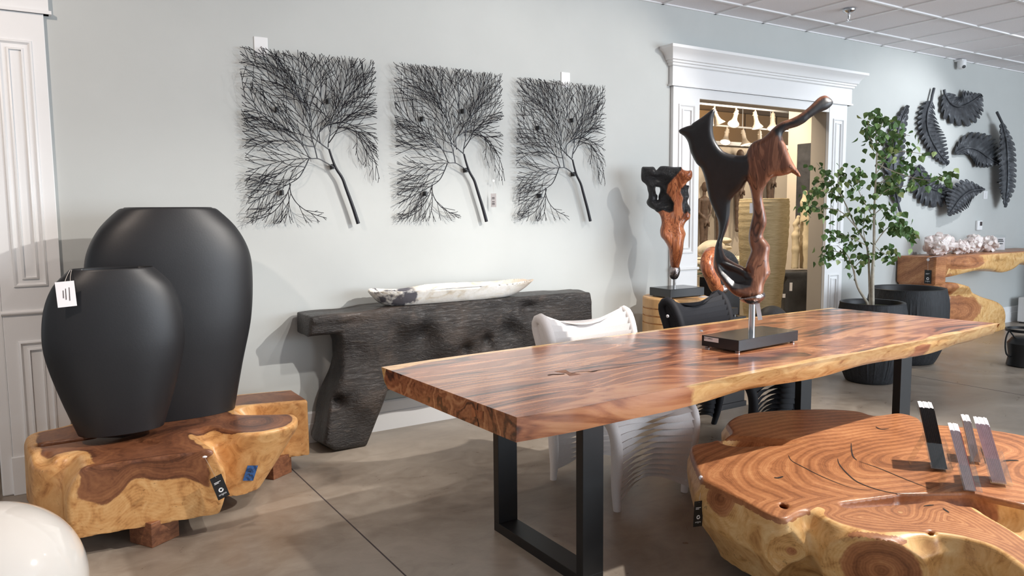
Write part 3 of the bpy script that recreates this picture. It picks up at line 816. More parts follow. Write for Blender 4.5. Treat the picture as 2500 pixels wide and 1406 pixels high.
# ---- two flat black vases
def flat_vase(name, label, cx, cy, z0, prof, H, depth, parent_tag=False):
    r = thing(name, label, 'vase', (cx, cy, z0), 'flat black vases')
    ts = np.array([p[1] for p in prof])*H; rs = np.array([p[0] for p in prof])
    zz = np.linspace(0, H, 60); c = cr([(a, b) for a, b in zip(rs, ts)], 10, False)
    mb = MB(); mx = c[:, 0].max()
    pr = [(0.001, 0.0)]+[(q[0], q[1]) for q in c]
    n = 72
    def ff(rr, z, t, i): return rr
    V = []
    for rr, z in pr:
        dy = depth*(0.45+0.55*(rr/mx)) if rr > 0.01 else 0.0005
        for j in range(n):
            t = 2*math.pi*j/n; ct_, st_ = math.cos(t), math.sin(t); e = 0.86
            V.append((cx+rr*math.copysign(abs(ct_)**e, ct_), cy+dy*0.5*math.copysign(abs(st_)**e, st_), z0+z))
    rim = c[-1][0]
    for k, (sc, dz) in enumerate(((0.975, 0.004), (0.95, 0.0), (0.93, -0.10), (0.95, -0.2))):
        dy = depth*(0.45+0.55*(rim/mx))*(sc-0.05*(k > 0))
        for j in range(n):
            t = 2*math.pi*j/n; ct_, st_ = math.cos(t), math.sin(t)
            V.append((cx+rim*sc*math.copysign(abs(ct_)**0.86, ct_), cy+dy*0.5*math.copysign(abs(st_)**0.86, st_), z0+H+dz))
    m = len(V)//n
    F = [(i*n+j, i*n+(j+1) % n, (i+1)*n+(j+1) % n, (i+1)*n+j) for i in range(m-1) for j in range(n)]
    F.append(tuple((m-1)*n+j for j in range(n)))
    mesh_obj('body', V, F, 'vase', r, 60)
    return r
def vase_prof(Y, rows, cx_px):
    """rows of (left px, right px, y px) on the plane Y -> (half width, height)"""
    out = []
    for l, rr, yy in rows:
        a = ony(l, yy, Y); b = ony(rr, yy, Y); out.append(((b[0]-a[0])/2, (a[2]+b[2])/2, (a[0]+b[0])/2))
    return out
VY1, VY2 = 4.10, 4.42
s = vase_prof(VY1, [(192, 404, 1046), (150, 427, 965), (112, 445, 880), (98, 450, 820), (104, 441, 750), (125, 415, 695), (167, 376, 656)], 0)
cxs = float(np.mean([q[2] for q in s])); z0 = 0.421; Hs = s[-1][1]-z0
v1 = flat_vase('black_vase', 'smaller flat matte black vase in front, with a white price tag', cxs, VY1, z0, [(q[0], max(0, (q[1]-z0)/Hs)) for q in s][0:1]+[(q[0], (q[1]-z0)/Hs) for q in s[1:]], Hs, 0.30)
s2 = vase_prof(VY2, [(282, 562, 985), (255, 588, 900), (222, 612, 790), (211, 620, 690), (213, 612, 620), (240, 580, 560), (285, 535, 515), (301, 518, 508)], 0)
cx2 = float(np.mean([q[2] for q in s2])); H2 = s2[-1][1]-z0
v2 = flat_vase('black_vase', 'larger flat matte black vase behind the smaller one', cx2, VY2, z0, [(s2[0][0], 0.0)]+[(q[0], (q[1]-z0)/H2) for q in s2[1:]], H2, 0.34)
print('vases', cxs, Hs, cx2, H2, s[0], s2[0])
# ---- black tree-trunk console against the wall
def zc(x, y): return (700+x*0.344, 640+y*0.344)
CF = 4.54                                            # plane of the console's front
con_px = [(176, 392), (420, 360), (700, 322), (1000, 288), (1280, 262), (1640, 232), (1900, 222), (2172, 210), (2182, 395), (2176, 640), (2190, 800), (2215, 1000), (2240, 1180), (1960, 1210), (1930, 1000), (1890, 860), (1800, 790), (1500, 800), (1100, 850), (820, 900), (720, 915), (680, 1050), (625, 1200), (582, 1312), (345, 1350), (268, 1300), (292, 1200), (312, 1080), (352, 950), (402, 800), (432, 700), (432, 590), (400, 515), (300, 528), (170, 540)]
con_w = [ony(*zc(*p), CF) for p in con_px]
con_uv = [(p[0], max(0.0, p[2])) for p in con_w]
PC = Poly(np.array(con_uv), res=0.008, pad=0.25)
hump = [(ony(*zc(*p), CF), r) for p, r in (((1130, 560), 0.16), ((1330, 420), 0.12), ((640, 560), 0.14), ((1650, 420), 0.10), ((1900, 500), 0.16), ((560, 1000), 0.12), ((880, 430), 0.10), ((1550, 640), 0.10))]
dent = [(ony(*zc(*p), CF), r) for p, r in (((990, 520), 0.08), ((1270, 620), 0.05), ((1590, 480), 0.09), ((480, 660), 0.09), ((1720, 330), 0.09), ((1430, 560), 0.05), ((385, 1000), 0.035))]
def console_sdf(x, y, z):
    d = PC(x, z)
    yf = CF+0.02+0.020*wob(x, y*0, z, 1.3, 4)+0.008*wob(x, y*0, z, 4.5, 5)
    for c, r in hump: yf = yf-0.045*np.exp(-((x-c[0])**2+(z-c[2])**2)/(r*r))
    for c, r in dent: yf = yf+0.055*np.exp(-((x-c[0])**2+(z-c[2])**2)/(r*r))
    topm = np.clip((z-0.82)/0.06, 0, 1); yf = yf*(1-topm)+(CF+0.005)*topm
    dd = smax(d+0.006*wob(x, y, z, 5, 1), yf-y, 0.04)
    # back part reaches lower on the left, like a hidden buttress
    bk = rbox(x, y, z, (1.79, 4.70, 0.68), (0.15, 0.11, 0.18), 0.10)
    dd = smin(dd, bk, 0.05)
    lean = 4.835
    dd = smax(dd, y-lean, 0.02)
    return np.maximum(np.maximum(dd, z-0.9), -z)
P, Fq = snets(console_sdf, (1.2, 4.36, -0.02), (3.85, 4.87, 0.95), 0.0115)
co = mesh_obj('trunk_console', P, Fq, 'ebony', None, 45)
tag(co, 'black hewn tree-trunk console table standing against the wall under the metal art', 'console table')

# ---- onyx bowl on the console
def mk_onyx():
    t = NT('banded_onyx'); o = t.obj()
    a = t.noise(t.mapv(o, (2.5, 6, 6)), 2.0, 7, 0.6, 1.5)
    col = t.ramp(a, [(0.3, srgb(206, 192, 170)), (0.45, srgb(232, 228, 220)), (0.62, srgb(244, 242, 238)), (0.8, srgb(222, 206, 176))])
    xs = t.n('ShaderNodeSeparateXYZ'); t.put(xs.inputs[0], o)
    am = t.ramp(t.math('ADD', xs.outputs[0], t.math('MULTIPLY', a, 0.3)), [(0.55, 0.0), (0.86, 0.75)])
    col = t.mix(am, col, srgb(196, 150, 96))
    gm = t.math('MULTIPLY', t.ramp(t.math('ADD', xs.outputs[0], 0.62), [(0.3, 1.0), (0.55, 0.0)]), t.ramp(t.noise(o, 5, 4, 0.6), [(0.52, 0.0), (0.58, 0.9)]))
    col = t.mix(gm, col, srgb(58, 58, 74))
    t.set(col=col, rough=0.3, spec=0.5)
    t.b.inputs['Subsurface Weight'].default_value = 0.15
    t.b.inputs['Subsurface Radius'].default_value = (0.05, 0.04, 0.03)
    t.bump(t.noise(o, 26, 6, 0.65), 0.35, 0.006)
    return t.m
MAT['onyx'] = mk_onyx()
BY = 4.645
bl = ony(903, 710, BY); br = ony(1302, 684, BY); bcx = (bl[0]+br[0])/2; bhl = (br[0]-bl[0])/2
ow = thing('stone_bowl', 'long white and amber onyx dough bowl resting on the black console', 'bowl', (bcx, BY, 0.9))
def bowl_sdf(x, y, z):
    u = (x-bcx)/bhl; u = np.where(u < 0, u*0.97, u); w = y-BY
    
    zt = 1.012+0.006*u+0.012*wob(x, y*3, z*0, 2.2, 2)
    q = np.sqrt((np.abs(u)**np.where(u < 0, 5.0, 2.6))+(w/0.155)**2+1e-9)
    zb = 0.901+0.115*(np.clip(q-0.55, 0, 1)/0.45)**1.6
    outer = zb-z
    inner = 0.935+0.085*np.clip(q, 0, 1)**2.4-z
    d = np.maximum(outer, -inner)*0.7
    return np.maximum(np.maximum(d, z-zt), (q-1.0)*0.12)
P, Fq = snets(bowl_sdf, (bl[0]-0.05, BY-0.2, 0.89), (br[0]+0.05, BY+0.2, 1.05), 0.0075, 1)
mesh_obj('bowl_body', P, Fq, 'onyx', ow, 60)

# ---- three branching metal wall panels
def branch_art(seed, x0, x1, z0, z1, label):
    rnd = random.Random(seed); W = x1-x0; Hh = z1-z0; yc = WALL_Y-0.045
    root = thing('branch_wall_art', label, 'wall art', ((x0+x1)/2, WALL_Y, z0), 'three branching wall panels')
    def zz(p): # crop of the first panel -> unit square
        X = (p[0]-60)/(955-60); top = 70+(X*(180-70)); bot = 1252
        return (X, (bot-p[1])/(bot-top))
    # void region at the lower right (unit coords)
    void = np.array([zz(p) for p in [(340, 985), (355, 1040), (400, 1128), (480, 1150), (560, 1175), (600, 1280), (1200, 1280), (1100, 1000), (955, 1000), (890, 950), (850, 880), (800, 835), (762, 790), (755, 725), (700, 690), (655, 668), (608, 720), (600, 760), (640, 870), (540, 820), (480, 822), (440, 890), (390, 950)]])
    def inside_void(u, v):
        c = False; n = len(void)
        for i in range(n):
            a, b = void[i], void[(i+1) % n]
            if (a[1] > v) != (b[1] > v) and u < (b[0]-a[0])*(v-a[1])/(b[1]-a[1])+a[0]: c = not c
        return c
    def ok(u, v): return 0.0 <= u <= 1.0 and 0.0 <= v <= 1.0 and not inside_void(u, v)
    def wp(u, v, y): return (x0+u*W, y, z0+v*Hh)
    main = [
        ([(640, 880), (580, 845), (530, 820), (480, 818), (380, 820), (260, 840), (70, 900)], 0.0042),
        ([(530, 820), (512, 740), (490, 660), (495, 560), (470, 440), (400, 250), (330, 110)], 0.0042),
        ([(512, 740), (430, 720), (300, 620), (180, 520), (70, 400)], 0.0038),
        ([(480, 818), (440, 740), (380, 660), (240, 540), (70, 460)], 0.0036),
        ([(470, 822), (440, 880), (400, 940), (340, 980), (220, 1040), (80, 1110)], 0.0040),
        ([(340, 975), (345, 1050), (390, 1125), (470, 1180), (575, 1215)], 0.0034),
        ([(345, 985), (300, 1080), (210, 1180), (80, 1230)], 0.0034),
        ([(440, 872), (360, 870), (250, 930), (70, 990)], 0.0032),
        ([(605, 755), (550, 715), (490, 660), (400, 500), (240, 300), (70, 110)], 0.0044),
        ([(605, 745), (608, 700), (620, 640), (615, 560), (560, 400), (480, 120)], 0.0040),
        ([(608, 715), (660, 640), (690, 560), (700, 400), (640, 160)], 0.0038),
        ([(550, 720), (545, 640), (600, 600), (740, 500), (850, 350), (940, 200)], 0.0038),
        ([(690, 590), (780, 520), (860, 430), (950, 290)], 0.0034),
        ([(600, 600), (720, 585), (850, 640), (955, 690)], 0.0032),
        ([(670, 610), (780, 640), (860, 720), (920, 830), (955, 960)], 0.0034),
        ([(740, 545), (860, 495), (955, 490)], 0.0030),
        ([(800, 650), (800, 720), (790, 800)], 0.0028), ([(490, 560), (430, 420), (240, 180), (180, 100)], 0.0034),
        ([(300, 720), (180, 700), (60, 680)], 0.003), ([(620, 620), (680, 480), (780, 330), (800, 170)], 0.0034),
        ([(400, 735), (300, 690), (180, 640), (60, 590)], 0.003), ([(330, 1030), (330, 1120), (300, 1245)], 0.003),
        ([(700, 430), (740, 300), (720, 165)], 0.003), ([(440, 330), (420, 200), (420, 110)], 0.003),
        ([(480, 500), (360, 330), (300, 210), (250, 100)], 0.0034), ([(560, 420), (560, 260), (560, 140)], 0.003)]
    tw = 0
    for bi, (pts, r) in enumerate(main):
        U = cr([zz(p) for p in pts], 6, False); n = len(U)
        yb = yc+rnd.uniform(-0.012, 0.012)
        mb = MB(); mb.tube([wp(u, v, yb-0.010*math.sin(math.pi*i/n)) for i, (u, v) in enumerate(U)], np.linspace(r, 0.0021, n), 5)
        bo = build('branch', mb, 'metal_rod', root, 60)
        tb = MB()
        L = np.concatenate([[0], np.cumsum(np.linalg.norm(np.diff(U*np.array([W, Hh]), axis=0), axis=1))])
        s = 0.07 if bi > 0 else 0.16
        side = 1
        while s < L[-1]:
            i = min(n-2, int(np.searchsorted(L, s))-1); i = max(i, 0)
            p = U[i]+(U[i+1]-U[i])*((s-L[i])/(L[i+1]-L[i]+1e-9)); d = (U[i+1]-U[i])*np.array([W, Hh]); d = d/np.linalg.norm(d)
            def grow(p, d, length, rad, depth, y):
                # a rod that stops at the panel's edge
                st = 6; q = p.copy(); pts = [(q[0], q[1], y)]; bend = rnd.uniform(-0.05, 0.05); dd = d.copy(); yy = y
                dy = rnd.uniform(-0.012, 0.012)
                kids = []
                for k in range(st):
                    c, s_ = math.cos(bend/3), math.sin(bend/3); dd = np.array([dd[0]*c-dd[1]*s_, dd[0]*s_+dd[1]*c])
                    q2 = q+dd*length/st/np.array([W, Hh])
                    if not ok(*q2): break
                    q = q2; yy += dy/st; pts.append((q[0], q[1], min(yy, WALL_Y-0.012)))
                    if depth > 0 and k in (1, 3, 4): kids.append((q.copy(), dd.copy(), yy))
                if len(pts) > 1:
                    tb.tube([wp(*a) for a in (pts if len(pts) < 4 else [pts[0], pts[len(pts)//2], pts[-1]])], rad, 4)
                for kq, kd, ky in kids:
                    sg = rnd.choice((-1, 1)); a = sg*rnd.uniform(0.28, 0.5); c, s_ = math.cos(a), math.sin(a)
                    grow(kq, np.array([kd[0]*c-kd[1]*s_, kd[0]*s_+kd[1]*c]), length*rnd.uniform(0.45, 0.75), rad*0.9, depth-1, ky)
            side = -side; a = side*rnd.uniform(0.35, 0.62); c, s_ = math.cos(a), math.sin(a)
            grow(p, np.array([d[0]*c-d[1]*s_, d[0]*s_+d[1]*c]), rnd.uniform(0.12, 0.26), 0.0019, 1, yb)
            s += rnd.uniform(0.030, 0.052)
        tag(build('twigs', tb, 'metal_rod', bo), kind='stuff')
    trunk = cr([zz(p) for p in [(606, 755), (625, 820), (650, 885), (690, 950), (715, 1020), (760, 1150), (792, 1255)]], 6, False)
    mb = MB(); mb.tube([wp(u, v, yc-0.005) for u, v in trunk], np.linspace(0.0065, 0.0125, len(trunk)), 10)
    build('trunk', mb, 'metal_rod', root, 50)
    for p in ((283, 490), (295, 1040), (632, 872), (618, 440)):
        u, v = zz(p); c = wp(u, v, 0)
        build('wall_clip', MB().box((c[0]-0.006, WALL_Y-0.05, c[2]-0.016), (c[0]+0.006, WALL_Y, c[2]+0.016)), 'metal_black', root)
    return root
AZ0, AZ1 = 1.445, 2.525
branch_art(3, 1.145, 2.03, AZ0, AZ1, 'leftmost of the three black branching metal wall panels, nearest the black vases')
branch_art(4, 2.15, 3.02, AZ0, AZ1, 'middle one of the three black branching metal wall panels')
branch_art(5, 3.13, 3.99, AZ0-0.01, AZ1-0.01, 'rightmost of the three black branching metal wall panels, nearest the doorway')
# blank cover plates behind the panels, paper tag on the middle one
for (px, py, lab) in ((637, 115, 'blank white wall plate peeking out above the leftmost branch panel'), (1380, 196, 'blank white wall plate peeking out above the rightmost branch panel')):
    c = ony(px, py, WALL_Y)
    r = thing('wall_plate', lab, 'wall plate', (c[0], WALL_Y, c[2]-0.06), 'blank wall plates')
    build('plate', MB().box((c[0]-0.042, WALL_Y-0.007, c[2]-0.06), (c[0]+0.042, WALL_Y, c[2]+0.06)), 'plastic_white', r, bevel=0.003)
    mb = MB(); mb.lathe([(0.004, 0), (0.004, 0.0015)], (0, 0, 0), 10, cap1=True)
    build('screw', MB().add([(c[0]+x, WALL_Y-0.007-z, c[2]+y) for x, y, z in mb.v], mb.f), 'chrome', r)
tg = ony(1205, 489, WALL_Y-0.05)
r = thing('price_tag', 'small white paper price tag hanging below the middle branch panel', 'tag', tuple(tg), 'hanging paper tags')
quad_plate('card', tg, (0.55, -0.83, 0), (0, 0, 1), 0.045, 0.10, 0.0008, 'paper', r)
mb = MB(); st = ony(1205, 441, WALL_Y-0.05); mb.tube([tg+np.array([0, 0, 0.05]), st], 0.0006, 5); build('thread', mb, 'nylon', r)
for dz in (-0.01, -0.022, -0.03, 0.02, 0.012): quad_plate('print', tg+np.array([-0.005, -0.004, dz]), (0.55, -0.83, 0), (0, 0, 1), 0.022, 0.004, 0.0006, 'ink', r)
mb = MB(); mb.lathe([(0.0001, 0.001), (0.009, 0.001), (0.009, 0)], (0, 0, 0), 14); build('hang_button', MB().add([(st[0]+x, st[1]-z, st[2]+y) for x, y, z in mb.v], mb.f), 'paper', r)

# ---- tall scorched-wood sculpture on the dining table
def z1(x, y): return (1640+x*0.3842, 220+y*0.3842)
base_c = onz(1826, 812, TZ+0.062)
pole_b = base_c.copy()
sn_ = np.array([math.cos(HEAD-0.30), math.sin(HEAD-0.30), 0.0])    # the carving's broad side faces the aisle
su = np.array([sn_[1], -sn_[0], 0.0])
def to_uv(px, py):
    p = onplane(px, py, pole_b, sn_); return (np.dot(p-pole_b, su), p[2])
out1 = [(50, 262), (95, 240), (133, 231), (137, 221), (180, 195), (215, 172), (268, 137), (262, 180), (258, 230), (258, 270), (270, 320), (300, 370), (340, 403), (400, 421), (440, 424), (472, 420), (485, 395), (500, 362), (530, 335), (575, 318), (610, 290), (650, 250), (700, 215), (760, 193), (820, 160), (880, 110), (930, 60), (960, 42), (985, 42), (1020, 76), (985, 116), (930, 140), (870, 178), (840, 205), (790, 232), (730, 250), (695, 280), (700, 325), (715, 355), (740, 420), (770, 480), (812, 547), (762, 520), (735, 530), (690, 540), (650, 545), (620, 565), (595, 600), (575, 640), (570, 690), (585, 760), (598, 840), (580, 900), (576, 935), (600, 965), (620, 1000), (612, 1060), (615, 1120), (622, 1165), (600, 1200), (580, 1240), (572, 1290), (540, 1315), (480, 1318), (440, 1310), (395, 1290), (350, 1245), (320, 1205), (290, 1165), (270, 1110), (274, 1060), (280, 1000), (300, 930), (302, 880), (298, 830), (275, 770), (245, 700), (230, 640), (215, 560), (190, 490), (160, 460), (125, 390), (110, 330), (85, 290)]
hole1 = [(476, 570), (440, 620), (400, 660), (368, 700), (362, 760), (358, 830), (340, 890), (320, 940), (312, 985), (325, 1040), (350, 1075), (400, 1105), (450, 1130), (492, 1165), (480, 1140), (478, 1110), (495, 1070), (510, 1020), (496, 960), (498, 900), (520, 800), (522, 760), (515, 680), (500, 610)]
O1 = np.array([to_uv(*z1(*p)) for p in out1]); H1 = np.array([to_uv(*z1(*p)) for p in hole1])
P1 = Poly(cr(O1, 3), [cr(H1, 3)], 0.004, 0.15)
blk = [(30, 200), (300, 90), (330, 390), (480, 400), (492, 480), (484, 590), (380, 760), (345, 900), (315, 1000), (340, 1075), (420, 1118), (480, 1150), (514, 1200), (505, 1245), (450, 1262), (385, 1262), (340, 1218), (300, 1165), (286, 1120), (270, 1060), (200, 700), (80, 420)]
PB = Poly(np.array([to_uv(*z1(*p)) for p in blk]), (), 0.006, 0.5)
arm = [(645, 262), (700, 224), (765, 203), (826, 170), (886, 119), (933, 76), (965, 52), (1030, 40), (1060, 100), (985, 140), (930, 165), (870, 200), (800, 250), (700, 300), (660, 300)]
PA = Poly(np.array([to_uv(*z1(*p)) for p in arm]), (), 0.006, 0.5)
bowlp = Poly(np.array([to_uv(*z1(*p)) for p in [(285, 1085), (350, 1105), (420, 1125), (480, 1155), (512, 1200), (500, 1240), (440, 1255), (385, 1250), (340, 1205), (305, 1155)]]), (), 0.006, 0.5)
zmin, zmax = O1[:, 1].min(), O1[:, 1].max(); umid = 0.0
def sc_nc(u, v):
    # the carving bends out of its plane: wings forward, arm backward, lower loop twisted
    t = (v-zmin)/(zmax-zmin)
    return 0.05*np.sin(t*5.0+u*3)+0.10*np.clip(u-0.10, 0, 1)*np.clip(t-0.45, 0, 1)*2-0.08*np.clip(-u-0.08, 0, 1)
def sculpt(a, b, c):                                # a=u along, b=depth, c=z
    d = P1(a, c)-0.005; r = 0.034
    tm = 0.034+0.014*np.clip(1-(c-zmin)/0.5, 0, 1)
    q = np.clip((r+d)/r, 0, 6); n = b-sc_nc(a, c)-0.010*wob(a, b*0, c, 2.2, 6)
    n = n+0.0
    front_dent = 0.030*np.clip(-bowlp(a, c)/0.03, 0, 1)
    n2 = np.where(n < 0, n-0, n)
    f = (np.sqrt(q*q+(n/tm)**2)-1)*np.minimum(r, tm)
    return np.maximum(f, -(n+tm-front_dent)) if False else f+np.where(n < 0, front_dent*0.7, 0)
P, Fq = snets(sculpt, (O1[:, 0].min()-0.05, -0.22, zmin-0.04), (O1[:, 0].max()+0.05, 0.30, zmax+0.04), 0.0062)
ch = np.clip(0.5-PB(P[:, 0], P[:, 2])/0.012, 0, 1); ch = np.maximum(ch, np.clip(0.5-PA(P[:, 0], P[:, 2])/0.01, 0, 1)*(P[:, 2] > zmin+0.7))
Wd = pole_b*np.array([1, 1, 0])+P[:, :1]*su+P[:, 1:2]*sn_+P[:, 2:3]*np.array([0, 0, 1])
sc = thing('root_sculpture', 'tall abstract sculpture of scorched and bare root wood standing on the dining table', 'sculpture', (base_c[0], base_c[1], TZ))
mesh_obj('carving', Wd, Fq[:, ::-1], 'carved', sc, 50, {'char': ch})
# plinth with feet, post, silvered tip, inventory sticker
Lc, Fc, Rc = onz(1703, 845, TZ+0.01), onz(1803, 858, TZ+0.01), onz(1948, 831, TZ+0.01)
ex = (Rc-Fc)[:2]; ey = (Lc-Fc)[:2]; wx = np.linalg.norm(ex); wy = np.linalg.norm(ey)
ang = math.atan2(ex[1], ex[0]); ex = np.array([math.cos(ang), math.sin(ang)]); ey = np.array([-ex[1], ex[0]])
pc = Fc[:2]+ex*wx/2+ey*wy/2
print('plinth', wx, wy, math.degrees(ang), pc, base_c)
def plinth(root, c, wx, wy, ang, z0, h, feet=True):
    mb = MB().box((c[0]-wx/2, c[1]-wy/2, z0+0.008), (c[0]+wx/2, c[1]+wy/2, z0+h), ang)
    pb = build('plinth', mb, 'base_black', root, bevel=0.002)
    for sx in (-1, 1):
        for sy in (-1, 1):
            q = np.array(c)+sx*(wx/2-0.02)*np.array([math.cos(ang), math.sin(ang)])+sy*(wy/2-0.02)*np.array([-math.sin(ang), math.cos(ang)])
            build('foot', MB().lathe([(0.011, 0), (0.012, 0.004), (0.012, 0.0085)], (q[0], q[1], z0), 12, cap0=True, cap1=True), 'chrome', pb, 50)
    return pb
pb = plinth(sc, pc, wx, wy, ang, TZ+0.0008, 0.062)
tip_uv = to_uv(*z1(512, 1322)); tipw = pole_b*np.array([1, 1, 0])+su*tip_uv[0]+np.array([0, 0, tip_uv[1]])
post_x = tipw.copy(); 
build('post', MB().lathe([(0.0165, 0), (0.0165, tipw[2]-TZ-0.06)], (tipw[0], tipw[1], TZ+0.062), 24, cap1=True), 'chrome', sc, 50)
def tipf(x, y, z):
    a = ell(x, y, z, tipw+np.array([0, 0, 0.012]), (0.075, 0.06, 0.045)); b = (z-tipw[2]-0.016)-0.25*((x-tipw[0])*su[0]+(y-tipw[1])*su[1])
    return np.maximum(a+0.004*wob(x, y, z, 14, 1), b)
P, Fq = snets(tipf, tipw-0.1, tipw+0.1, 0.006)
mesh_obj('silvered_tip', P, Fq, 'chrome_rough', sc, 60)
sx_ = -ey; stc = np.append(Fc[:2]+ey*(wy*0.73), TZ+0.047)+np.append(-ex*0.0008, 0)
quad_plate('inventory_sticker', stc, np.append(-ey, 0), (0, 0, 1), wy*0.40, 0.022, 0.0008, 'paper', sc, 0.0004)
text_part('sticker_print', 'ID118903', 0.013, stc+np.append(ey*wy*0.08, 0.003)+np.append(-ex*0.0006, 0), np.append(-ey, 0), (0, 0, 1), 'ink', sc)
qb = onz(1712, 809, TZ+0.064); build('tag_button', MB().lathe([(0.009, 0), (0.009, 0.004), (0.003, 0.008)], tuple(qb), 12, cap0=True, cap1=True), 'paper', sc)
t0 = onplane(1848, 735, tipw+sn_*0.03, sn_); t1 = onplane(1856, 781, tipw+sn_*0.03, sn_)
quad_plate('paper_tag', (t0+t1)/2, np.cross((t1-t0), sn_), (t0-t1), 0.022, np.linalg.norm(t1-t0), 0.0008, 'paper', sc)
# ---- turned drum pedestal and the smaller sculpture on it
DY = 4.47
dc = ony(1648, 722, DY); DR = 0.262
dr = thing('drum_pedestal', 'round pale wood drum pedestal with dark grooves, left of the doorway', 'pedestal', (dc[0], DY, 0))
def mk_drum():
    t = NT('pale_turned_wood'); o = t.obj()
    a = t.noise(t.mapv(o, (6, 6, 1)), 3, 5, 0.6, 0.5)
    t.set(col=t.ramp(a, [(0.3, srgb(196, 148, 96)), (0.7, srgb(222, 178, 124))]), rough=0.4)
    return t.m
MAT['drum'] = mk_drum()
H = dc[2]; prof = [(DR-0.004, 0)]; gz = [H-0.085, H-0.145, H-0.205]
for g in reversed(gz): prof += [(DR, g-0.008), (DR-0.012, g-0.007), (DR-0.012, g+0.003), (DR, g+0.004)]
prof += [(DR, H-0.012), (DR-0.006, H-0.002), (DR-0.02, H)]
build('drum', MB().lathe(prof, (dc[0], DY, 0), 56, cap0=True, cap1=True), 'drum', dr, 30)
for g in gz: build('groove', MB().lathe([(DR-0.0115, g-0.007), (DR-0.0115, g+0.003)], (dc[0], DY, 0), 56), 'burl_dark', dr, 60)

def z4(x, y): return (1540+x*0.313, 380+y*0.313)
sp_c = np.array([dc[0]-0.01, DY-0.03, H])
ss = thing('root_sculpture', 'smaller reddish and charred root sculpture standing on the drum pedestal', 'sculpture', tuple(sp_c))
sn2 = np.array([math.cos(HEAD-0.21), math.sin(HEAD-0.21), 0.0]); su2 = np.array([sn2[1], -sn2[0], 0])
def uv2(px, py):
    p = onplane(px, py, sp_c, sn2); return (np.dot(p-sp_c, su2), p[2])
o2 = [(85, 100), (105, 82), (170, 85), (186, 100), (200, 118), (236, 90), (290, 85), (340, 90), (388, 85), (405, 108), (440, 118), (472, 115), (480, 150), (470, 185), (442, 205), (432, 228), (458, 236), (455, 290), (452, 330), (446, 372), (466, 415), (466, 455), (460, 490), (430, 516), (412, 560), (428, 605), (420, 640), (412, 680), (408, 730), (396, 790), (380, 855), (372, 880), (320, 880), (304, 820), (298, 740), (285, 700), (260, 660), (235, 630), (228, 580), (240, 520), (225, 460), (195, 435), (150, 410), (128, 370), (130, 330), (140, 290), (125, 250), (105, 220), (85, 190)]
h2 = [(198, 246), (222, 248), (226, 290), (218, 342), (204, 345), (203, 312), (194, 296)]
O2 = np.array([uv2(*z4(*p)) for p in o2]); P2 = Poly(cr(O2, 3), [np.array([uv2(*z4(*p)) for p in h2])], 0.004, 0.12)
b2 = [(60, 60), (395, 70), (392, 112), (330, 182), (286, 230), (279, 290), (310, 325), (336, 372), (330, 432), (300, 446), (250, 425), (215, 440), (100, 460)]
B2 = Poly(np.array([uv2(*z4(*p)) for p in b2]), (), 0.005, 0.3)
b3 = Poly(np.array([uv2(*z4(*p)) for p in [(434, 218), (490, 230), (470, 330), (480, 440), (462, 460), (440, 435), (425, 455), (405, 440), (398, 380), (408, 330), (388, 290), (390, 262)]]), (), 0.005, 0.3)
z2n = O2[:, 1].min()
def sc2(a, b, c):
    d = P2(a, c); r = 0.045; t = np.clip((c-z2n)/0.6, 0, 1); tm = 0.055+0.045*np.sin(np.clip(t*1.5, 0, 1)*math.pi)
    q = np.clip((r+d)/r, 0, 6); blk = np.clip(-B2(a, c)/0.02, 0, 1)+np.clip(-b3(a, c)/0.02, 0, 1)
    n = b-0.03*np.sin(c*9)-blk*0.025+blk*0.010*wob(a, b, c, 7, 2)-0.008*np.sin(a*60+c*8)*(1-blk)*0.5
    return (np.sqrt(q*q+(n/tm)**2)-1)*np.minimum(r, tm)+blk*0.006*wob(a, b, c, 9, 3)
P, Fq = snets(sc2, (O2[:, 0].min()-0.04, -0.17, z2n-0.03), (O2[:, 0].max()+0.04, 0.2, O2[:, 1].max()+0.03), 0.0062)
ch = np.maximum(np.clip(0.5-B2(P[:, 0], P[:, 2])/0.008, 0, 1), np.clip(0.5-b3(P[:, 0], P[:, 2])/0.008, 0, 1))
Wd = sp_c*np.array([1, 1, 0])+P[:, :1]*su2+P[:, 1:2]*sn2+P[:, 2:3]*np.array([0, 0, 1])
mesh_obj('carving', Wd, Fq[:, ::-1], 'carved_red', ss, 50, {'char': ch})
tu = uv2(*z4(340, 900)); tw_ = sp_c*np.array([1, 1, 0])+su2*tu[0]+np.array([0, 0, tu[1]])
P, Fq = snets(lambda x, y, z: np.maximum(ell(x, y, z, tw_, (0.048, 0.045, 0.07))+0.003*wob(x, y, z, 14, 1), z-tw_[2]-0.075), tw_-0.1, tw_+0.1, 0.006)
mesh_obj('silvered_tip', P, Fq, 'chrome_rough', ss, 60)
pl = plinth(ss, (sp_c[0], sp_c[1]), 0.36, 0.25, -0.05, H, 0.075)
build('post', MB().lathe([(0.013, 0), (0.013, tw_[2]-H-0.06)], (tw_[0], tw_[1], H+0.07), 20, cap1=True), 'chrome', ss, 50)
tc = np.array([sp_c[0]+0.13, sp_c[1]-0.17, H+0.001]); quad_plate('paper_slip', tc, (1, 0.2, 0), (-0.2, 1, 0), 0.09, 0.06, 0.001, 'paper', ss)

